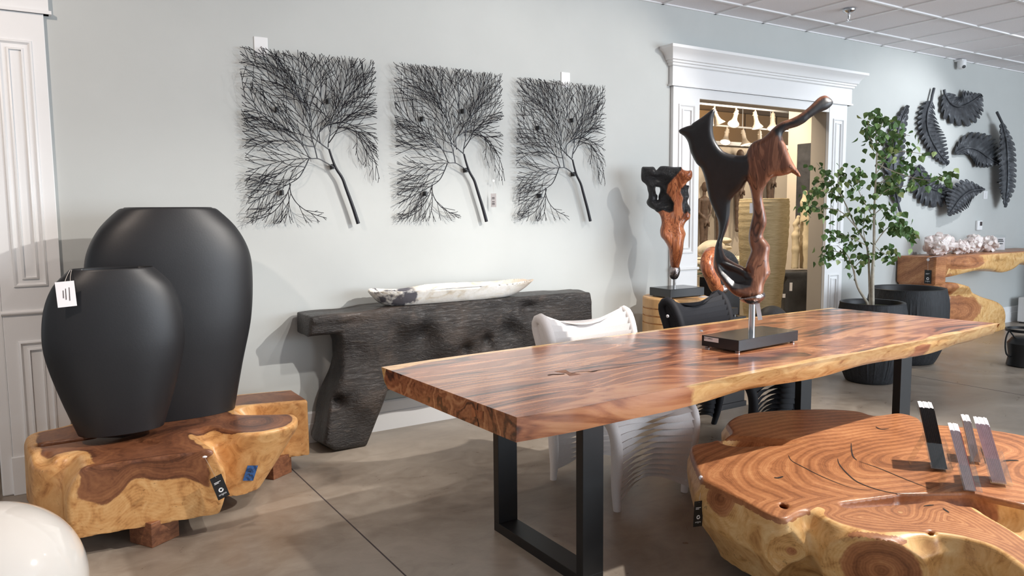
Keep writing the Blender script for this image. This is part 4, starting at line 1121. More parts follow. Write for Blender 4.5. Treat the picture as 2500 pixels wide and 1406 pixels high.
# ---- a third, curled sculpture half hidden behind the black chair
c3 = ony(1762, 735, 4.02); ped_h = 0.70
pd = thing('black_pedestal', 'plain black pedestal hidden behind the black strap chair', 'pedestal', (c3[0], 4.02, 0))
build('pedestal_body', MB().box((c3[0]-0.13, 3.89, 0.04), (c3[0]+0.13, 4.15, ped_h)), 'base_black', pd, bevel=0.003)
build('pedestal_base', MB().box((c3[0]-0.14, 3.88, 0), (c3[0]+0.14, 4.16, 0.04)), 'base_black', pd)
s3 = thing('root_sculpture', 'small curled glossy wood sculpture half hidden behind the black strap chair', 'sculpture', (c3[0], 4.02, ped_h))
plinth(s3, (c3[0], 4.02), 0.2, 0.16, 0.1, ped_h, 0.06)
def w3(px, py, dd=0.0): return ony(px, py, 4.02+dd)
def z8(x, y): return (1690+x*0.2063, 480+y*0.2063)
tp = w3(*z8(355, 1110))
build('post', MB().lathe([(0.012, 0), (0.012, tp[2]-ped_h-0.05)], (tp[0], tp[1], ped_h+0.055), 16, cap1=True), 'chrome', s3, 50)
path = [w3(*z8(*p), dd) for p, dd in (((345, 1090), 0), ((285, 1080), 0.0), ((235, 960), -0.01), ((190, 860), -0.02), ((190, 760), 0), ((240, 690), 0.03), ((330, 690), 0.05), ((420, 740), 0.07), ((500, 800), 0.08))]
PT = cr(path, 6, False); rads = np.interp(np.arange(len(PT)), np.linspace(0, len(PT)-1, 9), [0.03, 0.035, 0.042, 0.045, 0.05, 0.055, 0.05, 0.05, 0.035])
def sc3(x, y, z):
    v = None
    for i in range(0, len(PT)-1, 2):
        j = min(i+2, len(PT)-1); d = caps(x, y, z, PT[i], PT[j], rads[i], rads[j]); v = d if v is None else smin(v, d, 0.02)
    return v+0.006*wob(x, y, z, 5, 2)
lo = PT.min(0)-0.09; hi = PT.max(0)+0.09
P, Fq = snets(sc3, lo, hi, 0.009)
lim = w3(*z8(330, 700))
mesh_obj('carving', P, Fq, 'carved_red', s3, 60, {'char': np.clip((P[:, 0]-lim[0]-0.01)/0.02, 0, 1)})
P, Fq = snets(lambda x, y, z: ell(x, y, z, tp+np.array([0, 0, 0.01]), (0.05, 0.045, 0.04))+0.004*wob(x, y, z, 12, 1), tp-0.08, tp+0.09, 0.007)
mesh_obj('silvered_tip', P, Fq, 'chrome_rough', s3, 60)

# ---- strap chairs
def mk_webbing(name, c1, c2, rough=0.6):
    t = NT(name); o = t.obj()
    w = t.noise(t.mapv(o, (40, 300, 300)), 2, 3, 0.6)
    t.set(col=t.ramp(w, [(0.3, c1), (0.7, c2)]), rough=rough, spec=0.35); t.bump(w, 0.12, 0.002)
    return t.m
MAT['web_white'] = mk_webbing('white_webbing', srgb(222, 216, 214), srgb(236, 232, 230))
MAT['web_black'] = mk_webbing('black_webbing', srgb(20, 20, 24), srgb(32, 32, 38), 0.7)
prof_c = cr([(0.285, 0.0), (0.262, 0.10), (0.248, 0.25), (0.250, 0.42), (0.275, 0.60), (0.315, 0.76), (0.345, 0.85), (0.345, 0.895), (0.315, 0.92), (0.275, 0.905), (0.235, 0.84), (0.205, 0.74), (0.185, 0.62), (0.16, 0.535), (0.10, 0.485), (0.0, 0.465), (-0.12, 0.472), (-0.21, 0.475), (-0.265, 0.455), (-0.295, 0.40), (-0.30, 0.32), (-0.285, 0.2), (-0.27, 0.1), (-0.265, 0.0)], 6, False)
Ls = np.concatenate([[0], np.cumsum(np.linalg.norm(np.diff(prof_c, axis=0), axis=1))]); LT = Ls[-1]
def pc_at(s):
    s = np.clip(s, 0, LT); return np.array([np.interp(s, Ls, prof_c[:, 0]), np.interp(s, Ls, prof_c[:, 1])])
def pc_tan(s):
    a = pc_at(s+0.02)-pc_at(s-0.02); return a/(np.linalg.norm(a)+1e-9)
def half_w(s):
    z = pc_at(s)[1]; return 0.235+0.045*min(1, z/0.45)+0.02*max(0, (z-0.6)/0.3)
def strap_chair(label, mat, loc, rz):
    r = thing('strap_chair', label, 'chair', loc, 'webbing strap chairs', rz)
    for sg in (-1, 1):
        mb = MB(); n = 90; ss_ = np.linspace(0, LT, n)
        rr = [0.019+0.011*min(1, pc_at(s)[1]/0.2) for s in ss_]
        mb.tube([(sg*half_w(s), *pc_at(s)) for s in ss_], rr, 10)
        fr = build('side_frame', mb, mat, r, 60, local=True)
        # gathered webbing closing the end of the back roll
        k = 22; V = []; sa = np.linspace(0.55, 0.93, k); sb = np.linspace(1.40, 0.965, k)
        for a, b in zip(sa, sb):
            for t in np.linspace(0, 1, 5):
                q = pc_at(a)*(1-t)+pc_at(b)*t
                V.append((sg*(half_w(a)*(1-t)+half_w(b)*t+0.012*math.sin(math.pi*t)), q[0], q[1]))
        F = [(i*5+j, i*5+j+1, i*5+6+j, i*5+5+j) for i in range(k-1) for j in range(4)]
        mesh_obj('end_gather', V, F, mat, fr, 60, local=True)
    s = 0.06
    while s < LT-0.055:
        V = []; m = 15; w0 = 0.0385
        for i in range(m):
            t = i/(m-1); hw = half_w(s); x = -hw+2*hw*t
            g = 0.11*math.exp(-s/0.16)-0.11*math.exp(-(LT-s)/0.16)
            su_ = s+g*math.sin(math.pi*t)
            p = pc_at(su_); tg_ = pc_tan(su_); nr = np.array([-tg_[1], tg_[0]])        # left of travel = inside of the body
            zz = p[1]; dip = 0.030+0.035*math.exp(-((s-0.95)/0.12)**2)
            off = dip*math.sin(math.pi*t)**1.2-0.024*(1-math.sin(math.pi*t)**0.5)*1.0
            p = p+nr*off
            panel = s < 0.55 or s > LT-0.46
            phi = 0.22+(math.pi-0.44)*np.clip((t-0.18)/0.64, 0, 1)**1.0 if panel else 0.24
            e = tg_*math.cos(phi)+nr*math.sin(phi); w = w0*(1.10 if panel else 1.10)
            a = p+e*w/2; b = p-e*w/2
            V += [(x, a[0], a[1]), (x, b[0], b[1])]
        F = [(2*i, 2*i+1, 2*i+3, 2*i+2) for i in range(m-1)]
        mesh_obj('strap', V, F, mat, r, 179, local=True)
        s += 0.0365
    return r
strap_chair('white webbing strap chair tucked under the far side of the dining table', 'web_white', (2.665, 3.10, 0), 0.0)
bc_ = strap_chair('black webbing strap chair tucked under the dining table behind the sculpture', 'web_black', (3.85, 3.34, 0), 0.18)
mb = MB().lathe([(0.001, 0.006), (0.007, 0.005), (0.011, 0.002), (0.011, 0)], (0, 0, 0), 12)
build('tag_button', MB().add([(-0.345-v[2], 0.275+v[0], 0.83+v[1]) for v in mb.v], mb.f), 'paper', bc_, local=True)

# ---- round white glossy stool at the lower left edge
wc = atd(-34, 1446, 2.72); wr = thing('white_stool', 'glossy white rounded drum stool cut off by the lower left corner', 'stool', (wc[0], wc[1], 0))
MAT['gloss_white'] = plain('white_gloss_lacquer', srgb(232, 226, 218), 0.08, var=0.01, coat=0.6)
zt = wc[2]+0.31; pr = []
for k in range(25):
    a = -0.62+(math.pi/2+0.62)*k/24; pr.append((0.325*max(0.002, math.cos(a))**0.92, max(0, wc[2]+0.31*math.sin(a))))
build('shell', MB().lathe(pr, (wc[0], wc[1], 0), 72, cap0=True, cap1=True), 'gloss_white', wr, 60)

# ---- black planters and the birch tree
def mk_ribbed():
    t = NT('ribbed_black_fibre'); o = t.obj()
    f = t.noise(t.mapv(o, (60, 60, 1.5)), 2, 4, 0.7)
    t.set(col=t.ramp(f, [(0.3, srgb(22, 23, 25)), (0.7, srgb(48, 50, 54))]), rough=0.6, spec=0.4); t.bump(f, 0.5, 0.006)
    return t.m
MAT['ribbed'] = mk_ribbed()
MAT['soil'] = plain('mossy_soil', srgb(60, 66, 34), 0.95, var=0.5, scale=60, bumps=0.8, bscale=120)
def pot(name, label, c, R, Hh, soil=None, cat='planter', mat='ribbed', prof=None, group='black planters'):
    r = thing(name, label, cat, (c[0], c[1], 0), group); rng = random.Random(int(R*1000))
    jit = [rng.uniform(-1, 1) for _ in range(160)]
    prof = prof or [(0.62, 0), (0.72, 0.03), (0.9, 0.25), (0.985, 0.5), (1.0, 0.7), (0.985, 0.85), (0.94, 0.96), (0.925, 1.0)]
    c2 = cr(prof, 5, False)
    pr = [(a*R, b*Hh) for a, b in c2]
    mb = MB(); mb.lathe(pr, (c[0], c[1], 0), 160, cap0=True, f=lambda q, z, t, i: q+0.004*jit[int(t/6.2832*160+0.5) % 160]*math.sin(min(1, z/Hh)*math.pi)**0.4)
    build('pot_wall', mb, mat, r, 35)
    e = pr[-1][0]; d = Hh*0.30 if soil is None else Hh*0.06
    build('inner_wall', MB().lathe([(e+0.003, Hh-0.001), (e-0.002, Hh+0.006), (e-0.018, Hh+0.004), (e-0.026, Hh-0.01), (e-0.03, Hh-d)], (c[0], c[1], 0), 80), 'vase', r, 40)
    build('soil' if soil else 'liner', MB().lathe([(0.002, Hh-d+0.012), (e*0.5, Hh-d+0.01), (e-0.029, Hh-d)], (c[0], c[1], 0), 48), 'soil' if soil else 'vase', r, 60)
    return r
pA = onz(2130, 740, 0.66); kA = 3.80/pA[1]
treeY = 3.85; tz_ = ony(2130, 738, treeY)
PAc = (tz_[0], treeY); PAr = 0.285; PAh = tz_[2]
tr = pot('potted_birch', 'slender birch tree with green leaves in a wide black ribbed planter', PAc, PAr, PAh, True, 'potted tree', group=None)
bz = ony(2217, 703, 4.16); pot('planter', 'large empty black ribbed planter behind the birch tree', (bz[0], 4.16), 0.365, bz[2], group=None)
MAT['birch'] = plain('pale_birch_bark', srgb(186, 178, 162), 0.7, var=0.25, scale=25, bumps=0.3)
def mk_leaf():
    t = NT('birch_leaf_green'); 
    rn = t.n('ShaderNodeObjectInfo').outputs['Random']
    c = t.ramp(t.math('ADD', t.math('MULTIPLY', rn, 0.7), t.math('MULTIPLY', t.noise(t.obj(), 9, 2), 0.3)), [(0.15, srgb(84, 116, 66)), (0.5, srgb(128, 162, 96)), (0.85, srgb(192, 210, 146))])
    t.set(col=c, rough=0.5, spec=0.4)
    return t.m
MAT['leaf'] = mk_leaf()
def z6(x, y): return (1940+x*0.441, 180+y*0.441)
rnd = random.Random(11)
tn = np.array([math.cos(HEAD-0.44), math.sin(HEAD-0.44), 0.0])
def tp3(p, d): return onplane(*z6(*p), np.array([PAc[0], PAc[1], 1]), tn)+tn*d
stems = [([(432, 1275), (432, 1100), (440, 950), (440, 800), (446, 650), (455, 450), (450, 330), (425, 225)], 0.016, 0.0), ([(408, 1275), (350, 1180), (325, 1080), (290, 1000), (235, 950)], 0.013, -0.03), ([(418, 1275), (412, 1080), (398, 950), (340, 850), (270, 700), (200, 600), (120, 490)], 0.012, 0.04),
         ([(440, 950), (520, 850), (600, 870), (660, 890)], 0.005, 0.08), ([(446, 700), (520, 640), (640, 620)], 0.005, -0.1), ([(455, 500), (560, 430), (720, 440)], 0.005, 0.1), ([(455, 500), (600, 560), (760, 590), (860, 545)], 0.005, -0.05), ([(398, 950), (300, 900), (200, 870)], 0.005, -0.12), ([(450, 400), (520, 330), (640, 340)], 0.005, 0.05), ([(440, 800), (380, 700), (350, 620), (370, 530)], 0.005, -0.12), ([(440, 400), (400, 320), (420, 240)], 0.004, 0.05), ([(450, 360), (480, 290), (500, 235)], 0.004, -0.06), ([(340, 850), (250, 760), (120, 740), (60, 730)], 0.005, -0.05), ([(290, 1000), (200, 980), (150, 1015)], 0.004, -0.08), ([(325, 1080), (380, 1020), (420, 990)], 0.004, 0.03), ([(440, 950), (500, 1000), (560, 980)], 0.004, 0.1), ([(446, 560), (500, 480), (540, 380), (560, 300)], 0.005, 0.12), ([(446, 620), (540, 560), (620, 500)], 0.005, 0.15), ([(270, 700), (240, 620), (250, 520)], 0.004, 0.02), ([(200, 600), (130, 600), (90, 660)], 0.004, -0.04), ([(446, 600), (480, 600), (560, 600)], 0.004, 0.2), ([(440, 780), (500, 740), (560, 790), (600, 850)], 0.004, -0.03), ([(398, 950), (380, 860), (390, 760)], 0.004, 0.1)]
spots = []
for i, (pts, rad, dd) in enumerate(stems):
    c = cr(pts, 6, False); n = len(c)
    W3 = [tp3(p, dd*(k/n) if i > 2 else dd*min(1, k/10)) for k, p in enumerate(c)]
    if i <= 2: W3[0] = np.array([W3[0][0], W3[0][1], PAh-0.05])
    mb = MB(); mb.tube(W3, np.linspace(rad, 0.0018, n), 8); build('trunk' if i <= 2 else 'branch', mb, 'birch', tr, 60)
    for k in range(n):
        f = k/(n-1)
        if i <= 2 and f < 0.45: continue
        if i > 2 and f < 0.25: continue
        w = 1 if i <= 2 else 2
        for _ in range(w+(1 if f > 0.7 else 0)): spots.append((W3[k], dd))
leafv = [(0, 0, 0), (-0.35, 0.15, 0.05), (-0.5, 0.38, 0.10), (-0.34, 0.68, 0.04), (0, 1.12, -0.12), (0.34, 0.68, 0.04), (0.5, 0.38, 0.10), (0.35, 0.15, 0.05), (0, 0.35, -0.03), (0, 0.7, -0.03)]
leaff = [(0, 8, 2, 1), (8, 9, 3, 2), (9, 4, 3), (0, 7, 6, 8), (8, 6, 5, 9), (9, 5, 4)]
lme = None; allL = []
for W, dd in spots:
    for _ in range(1 if rnd.random() < 0.7 else 2):
        off = np.array([rnd.gauss(0, 0.045), rnd.gauss(0, 0.045), rnd.gauss(0, 0.04)])
        allL.append((W+off, rnd.uniform(0.040, 0.062), (rnd.uniform(-2.6, -0.8), rnd.uniform(-0.6, 0.6), rnd.uniform(0, 6.28))))
rnd.shuffle(allL)
print('tree leaves', len(allL))
rest = MB()
for k, (p, sz, rot) in enumerate(allL):
    if k < 290:
        if lme is None:
            o = mesh_obj('leaf', leafv, leaff, 'leaf', tr, local=True); lme = o.data
        else:
            o = bpy.data.objects.new('leaf', lme); COL.objects.link(o); o.parent = tr
        o.location = tuple(p-wloc(tr)); o.rotation_euler = rot; o.scale = (sz, sz, sz)
    else:
        Mx = Matrix.Translation(Vector(p)) @ (Matrix.Rotation(rot[2], 4, 'Z') @ Matrix.Rotation(rot[1], 4, 'Y') @ Matrix.Rotation(rot[0], 4, 'X')) @ Matrix.Scale(sz, 4)
        rest.add([tuple(Mx @ Vector(v)) for v in leafv], leaff)
if rest.v: tag(build('leaves', rest, 'leaf', tr), kind='stuff')

# ---- carved metal leaves on the wall
def mk_slate():
    t = NT('hammered_dark_metal'); o = t.obj()
    a = t.noise(o, 7, 6, 0.65, 1.0)
    col = t.ramp(a, [(0.3, srgb(44, 46, 50)), (0.55, srgb(78, 81, 86)), (0.72, srgb(132, 135, 140))])
    t.set(col=col, rough=0.42, metal=0.35, spec=0.5); t.bump(a, 0.3, 0.006)
    return t.m
MAT['slate'] = mk_slate()
def wall_leaf(label, mid, wl, wr, n=16, sweep=0.55, stem=None, gap=0.14, curl=0.05, lift=0.0):
    """mid: base->tip of the midrib in crop pixels; wl/wr half widths (pixels) along it, left and right of travel"""
    Mi = cr([z6(*p) for p in mid], 8, False); L = np.concatenate([[0], np.cumsum(np.linalg.norm(np.diff(Mi, axis=0), axis=1))]); L /= L[-1]
    at = lambda t: np.array([np.interp(t, L, Mi[:, 0]), np.interp(t, L, Mi[:, 1])])
    def tan(t):
        a = at(min(1, t+0.03))-at(max(0, t-0.03)); return a/np.linalg.norm(a)
    b0 = ony(*Mi[0], WALL_Y); root = thing('metal_leaf', label, 'wall art', (b0[0], WALL_Y, b0[2]), 'dark metal leaves on the wall')
    length = np.sum(np.linalg.norm(np.diff(Mi, axis=0), axis=1))
    mb = MB(); per = 7; NT_ = n*per; nb = 9
    for sg, ws in ((-1, wl), (1, wr)):
        tsw = np.linspace(0, 1, len(ws)); V = []
        for it in range(NT_+1):
            t = it/NT_; ph = (t*n+(0.5 if sg > 0 else 0)) % 1.0; tg_ = tan(t); nn = np.array([tg_[1], -tg_[0]])*sg*-1
            w = np.interp(t, tsw, ws)*0.441; sw = math.tan(sweep)*(1-0.75*t)
            notch = max(0.0, 1-ph/0.30)*gap*2.3; tipb = 1-0.10*abs(2*ph-1.1)
            for ib in range(nb):
                b = ib/(nb-1)
                p = at(t)+(nn+tg_*sw*(0.35+0.65*b))*w*b*(1-notch*b**2.5)*(1-(1-tipb)*b**2)
                ridge = 0.0045*math.cos(2*math.pi*(ph-0.55))*min(1, b*2.5)
                yd = WALL_Y-0.034-ridge-curl*0.6*(math.sin(b*1.9)-0.9*b*b)
                V.append(ony(p[0], p[1], min(yd, WALL_Y-0.006)-lift))
        mb.add(V, [(i*nb+j, i*nb+j+1, (i+1)*nb+j+1, (i+1)*nb+j) for i in range(NT_) for j in range(nb-1)])
    build('blade', mb, 'slate', root, 70)
    pts = [ony(p[0], p[1], WALL_Y-0.045-lift) for p in Mi]
    if stem: pts = [ony(*z6(*p), WALL_Y-0.04-lift) for p in stem]+pts
    for tq in (0.3, 0.7):
        pq = ony(*at(tq), WALL_Y-0.04-lift); build('standoff', MB().tube([pq, (pq[0], WALL_Y-0.0005, pq[2])], 0.008, 8), 'slate', root)
    m2 = MB(); m2.tube(pts, np.linspace(0.016, 0.005, len(pts)), 7); build('midrib', m2, 'slate', root, 60)
    return root
wall_leaf('tall narrow dark metal leaf on the wall, mostly behind the birch tree', [(572, 720), (555, 600), (550, 480), (565, 340), (600, 240), (628, 175)], [18, 50, 55, 50, 38, 10], [20, 60, 62, 58, 40, 10], 15, 0.6, [(592, 785), (578, 745)])
wall_leaf('upright curling dark metal leaf with its stem up, second column of the wall leaves', [(757, 150), (735, 220), (735, 300), (765, 380), (812, 455), (850, 503)], [25, 66, 82, 78, 52, 12], [40, 52, 52, 48, 40, 12], 15, 0.5, [(772, 80), (762, 120)], 0.3)
wall_leaf('broad fan-shaped dark metal leaf, topmost of the wall leaves', [(832, 110), (868, 165), (920, 182), (980, 155), (1036, 115)], [42, 88, 92, 62, 8], [30, 92, 118, 88, 12], 13, 0.45, [(828, 88), (830, 100)])
wall_leaf('round-backed dark metal leaf in the middle right of the wall leaves', [(888, 440), (945, 410), (1010, 420), (1075, 465), (1136, 500)], [20, 85, 110, 80, 10], [18, 80, 95, 60, 8], 14, 0.5)
wall_leaf('long narrow dark metal leaf hanging at the right end of the wall leaves', [(1148, 270), (1172, 370), (1180, 480), (1180, 600), (1165, 740)], [14, 48, 50, 46, 8], [20, 50, 52, 48, 6], 16, 0.55, [(1120, 213), (1138, 250)], lift=0.085)
wall_leaf('wide dark metal leaf below the curling one, partly behind the birch tree', [(690, 505), (712, 590), (770, 640), (830, 640), (872, 622)], [20, 60, 62, 40, 6], [24, 80, 105, 92, 12], 13, 0.45)
wall_leaf('lowest dark metal leaf, tip down to the left, beside the white wall switch', [(1048, 640), (975, 650), (920, 690), (880, 745), (852, 785)], [10, 60, 70, 50, 8], [12, 78, 90, 56, 8], 14, 0.45, lift=0.085)
# ---- root console on the right wall
def zr(x, y): return (2160+x*0.2703, 540+y*0.2703)
RF = 4.42
rc_px = [(465, 325), (600, 312), (900, 280), (1258, 246), (1420, 234), (1520, 260), (1500, 360), (1380, 400), (1258, 385), (1200, 440), (1120, 462), (1000, 442), (880, 438), (760, 462), (640, 498), (560, 520), (560, 548), (600, 560), (680, 566), (780, 592), (860, 640), (980, 682), (1095, 742), (1160, 822), (1196, 900), (1200, 1060), (900, 1060), (500, 1060), (480, 860), (520, 760), (480, 620), (466, 580)]
rc = [ony(*zr(*p), RF) for p in rc_px]; zt_r = 0.985
RCuv = np.array([(p[0], min(max(p[2], -0.02), zt_r+0.05)) for p in rc])
PRc = Poly(cr(RCuv, 3), res=0.012, pad=0.3)
hole_r = [ony(*zr(*p), RF) for p in [(530, 690), (570, 745), (640, 765), (690, 720), (690, 650), (640, 640), (560, 620)]]
PHr = Poly(cr(np.array([(p[0], p[2]) for p in hole_r]), 3), res=0.012, pad=0.4)
xr0 = 8.262
def rcon(x, y, z):
    d = PRc(x, z)
    lower = np.clip((0.62-z)/0.1, 0, 1)
    yf = RF+0.14*lower-0.05*lower*np.exp(-((x-9.4)/0.7)**2)+0.03*wob(x, y*0, z, 1.5, 3)*(z < 0.9)
    d = smax(d+0.01*wob(x, y, z, 2.0, 2)*np.clip((0.93-z)/0.05, 0, 1), yf-y, 0.05)
    hd = PHr(x, z); d = smax(d, -np.maximum(hd, y-4.60), 0.03)
    bx = rbox(x, y, z, (xr0+0.11, 4.63, 0.835), (0.11, 0.215, 0.15), 0.012)
    d = smin(d, bx, 0.03)
    d = np.maximum(d, np.maximum(xr0-x, y-4.845))
    return np.maximum(np.maximum(d, z-zt_r), -z)
P, Fq = snets(rcon, (8.15, 4.15, -0.03), (12.6, 4.9, 1.03), 0.018)
x, y, z = P.T
e_c = ony(*zr(720, 365), RF)
dpt = np.full(len(P), 0.02)
dpt = np.where(x < xr0+0.30, 0.10+0.4*(z-0.8)+0.2*(y-4.4), dpt)
dpt = np.where(z > zt_r-0.012, 0.12+0.2*np.abs(y-4.6), dpt)
dpt = np.maximum(dpt, 0.16-0.11*np.sqrt(((x-e_c[0])/0.40)**2+((z-e_c[2])/0.085)**2)*(z > 0.6)-10*(z < 0.6))
nk = ony(*zr(610, 650), RF); dpt = np.maximum(dpt, 0.12-0.075*np.sqrt(((x-nk[0])/0.22)**2+((z-nk[2])/0.22)**2))
lw = ony(*zr(700, 830), RF); dpt = np.maximum(dpt, 0.15-0.08*np.sqrt(((x-lw[0])/0.5)**2+((z-lw[2])/0.14)**2))
rco = thing('root_console', 'natural root-wood console with honey and brown swirls under the leaf wall art', 'console table', (10, 4.6, 0))
mesh_obj('root_body', P, Fq, 'burl', rco, 50, {'depth': dpt})

def hang_tag(parent, btn, top, w, h, ax, ay, text=True):
    """black hang tag with a pale ring emblem and lettering, on a thread from a white button"""
    ax = np.array(ax, float)/np.linalg.norm(ax); ay = np.array(ay, float); ay = ay-ax*np.dot(ax, ay); ay /= np.linalg.norm(ay); az = np.cross(ax, ay)
    c = np.array(top)-ay*h/2
    pl = quad_plate('hang_tag', c, ax, ay, w, h, 0.0012, 'tagblack', parent)
    mb = MB(); mb.tube([btn, (np.array(btn)+top)/2+az*0.006, np.array(top)-ay*h*0.06+az*0.001], 0.0007, 5); build('thread', mb, 'nylon', pl)
    for k in range(1):
        V = []; F = []; n = 26; ri, ro = w*0.10, w*0.20
        cc = c-ay*h*0.13+az*0.0012
        for i in range(n):
            t = 0.5+2*math.pi*0.95*i/(n-1); g = 1+0.25*i/n
            for rr in (ri, ro*(0.8+0.2*g)): V.append(cc+(ax*math.cos(t)+ay*math.sin(t))*rr)
        F = [(2*i, 2*i+1, 2*i+3, 2*i+2) for i in range(n-1)]
        mesh_obj('ring_emblem', V, F, 'print_white', pl)
    text_part('lettering', 'origins', w*0.25, c-ay*h*0.32+az*0.0008, ax, ay, 'print_white', pl, 0.0004)
    for k, ww in ((0.24, 0.56), (0.19, 0.38)):
        quad_plate('print_line', c+ay*h*k-ax*w*(0.32-ww/2)+az*0.0008, ax, ay, w*ww, h*0.022, 0.0006, 'print_white', pl)
    return pl
def button(parent, c, n, r=0.010):
    n = np.array(n, float)/np.linalg.norm(n); a = np.cross(n, (0.1, 0.2, 1)); a /= np.linalg.norm(a); b = np.cross(n, a)
    V = [np.array(c)+n*h+(a*math.cos(t)+b*math.sin(t))*q for h, q in ((0, r), (0.003, r), (0.006, r*0.4)) for t in np.arange(14)*2*math.pi/14]
    F = [(i*14+j, i*14+(j+1) % 14, (i+1)*14+(j+1) % 14, (i+1)*14+j) for i in range(2) for j in range(14)]+[tuple(28+j for j in range(14))]
    return mesh_obj('tag_button', V, F, 'paper', parent, 40)
def on_surf(px, py, obj_names=None):
    pass
bt = onx(2266, 634, xr0-0.004); button(rco, bt, (-1, 0, 0), 0.016)
tp_ = onx(2266, 659, xr0-0.006); hang_tag(rco, bt, tp_, 0.075, 0.15, (0, -1, 0), (0, 0, 1))
# crystals, slip and small sign on it
def mk_quartz():
    t = NT('cloudy_rose_quartz'); o = t.obj(); a = t.noise(o, 14, 5, 0.6)
    t.set(col=t.ramp(a, [(0.3, srgb(190, 172, 166)), (0.55, srgb(226, 216, 212)), (0.75, srgb(246, 242, 240))]), rough=0.25, spec=0.6)
    t.b.inputs['Subsurface Weight'].default_value = 0.1
    return t.m
MAT['quartz'] = mk_quartz()
def crystal(label, px, wpx, hpx, seed):
    rng = np.random.RandomState(seed)
    c = ony(px, 602 if px < 2300 else 598, 4.60); c[2] = zt_r
    sx = abs(ony(px+wpx/2, 600, 4.6)[0]-ony(px-wpx/2, 600, 4.6)[0])/2; dpth = np.dot(c-EYE, FW); sz = hpx*dpth/FPX
    sx *= 0.72; sy = min(0.17, sx*0.8)
    pts = []
    for _ in range(60):
        d = rng.randn(3); d /= np.linalg.norm(d); d[2] = abs(d[2]) if rng.rand() < 0.5 else d[2]
        pts.append((np.array([d[0]*sx*0.62, d[1]*sy*0.62, sz*0.45+d[2]*sz*0.36]), rng.randn(3), rng.uniform(0.16, 0.3)*sz))
    def f(x, y, z):
        X, Y, Z = x-c[0], y-c[1], z-c[2]
        v = ell(X, Y, Z, (0, 0, sz*0.42), (sx*0.5, sy*0.55, sz*0.44))
        for p, ax, r in pts:
            ax = ax/np.linalg.norm(ax); b = np.cross(ax, (0.3, 0.5, 0.8)); b /= np.linalg.norm(b); e = np.cross(ax, b)
            q = [np.abs((X-p[0])*w[0]+(Y-p[1])*w[1]+(Z-p[2])*w[2]) for w in (ax, b, e)]
            v = np.minimum(v, np.maximum(np.maximum(q[0]*0.5, q[1]), np.maximum(q[2], (q[1]+q[2])*0.75))-r*0.55)
        return np.maximum(v, -Z+0.001)
    P, Fq = snets(f, (c[0]-sx*1.2, c[1]-sy*1.3, c[2]-0.02), (c[0]+sx*1.2, c[1]+sy*1.3, c[2]+sz*1.15), sz/22, 1)
    o = mesh_obj('quartz_cluster', P, Fq, 'quartz', None); tag(o, label, 'crystal', 'quartz clusters on the root console')
crystal('largest pale quartz cluster, leftmost on the root console', 2291, 76, 50, 1)
crystal('low flat quartz cluster, second from the left on the root console', 2341, 52, 33, 2)
crystal('upright pinkish quartz cluster, third from the left on the root console', 2377, 32, 42, 3)
crystal('rightmost quartz cluster on the root console, beside the small sign', 2412, 40, 38, 4)
def mk_acrylic(name='clear_acrylic', tint=(0.97, 0.98, 0.98), mixf=0.86):
    t = NT(name)
    tr_ = t.n('ShaderNodeBsdfTransparent'); tr_.inputs[0].default_value = (*tint, 1)
    gl = t.n('ShaderNodeBsdfGlossy'); gl.inputs['Roughness'].default_value = 0.04
    ly = t.n('ShaderNodeLayerWeight'); ly.inputs[0].default_value = 0.25
    noi = t.noise(t.obj(), 3, 2); 
    ad = t.math('ADD', t.math('MULTIPLY', t.math('POWER', ly.outputs['Facing'], 3.0), 0.35), t.math('MULTIPLY', noi, 0.16))
    mx = t.n('ShaderNodeMixShader'); t.put(mx.inputs[0], ad); t.put(mx.inputs[1], tr_.outputs[0]); t.put(mx.inputs[2], gl.outputs[0])
    t.t.links.new(mx.outputs[0], t.out.inputs['Surface'])
    return t.m
MAT['acrylic'] = mk_acrylic()
sg = ony(2440, 592, 4.6); sgn = thing('sign_holder', 'small clear sign stand with a printed card on the root console', 'sign', (sg[0], 4.6, zt_r))
quad_plate('acrylic_front', (sg[0], 4.6, zt_r+0.10), (0.6, -0.8, 0), (0.05, 0.05, 1), 0.13, 0.20, 0.004, 'acrylic', sgn)
quad_plate('card', (sg[0]+0.03, 4.605, zt_r+0.09), (0.6, -0.8, 0), (0.05, 0.05, 1), 0.10, 0.15, 0.001, 'paper', sgn)
for k, dz in enumerate((0.05, 0.03, 0.0, -0.03)): quad_plate('print_line', (sg[0]+0.03, 4.602, zt_r+0.09+dz), (0.6, -0.8, 0), (0.05, 0.05, 1), 0.05+0.015*(k % 2), 0.012, 0.0012, 'ink', sgn)
sl = onz(2338, 626, zt_r+0.01); o = quad_plate('price_slip', (sl[0]-0.15, 4.44, zt_r+0.004), (1, 0, 0), (0, 1, -0.3), 0.16, 0.06, 0.001, 'paper', None); tag(o, 'white paper price slip in front of the low quartz cluster', 'tag')

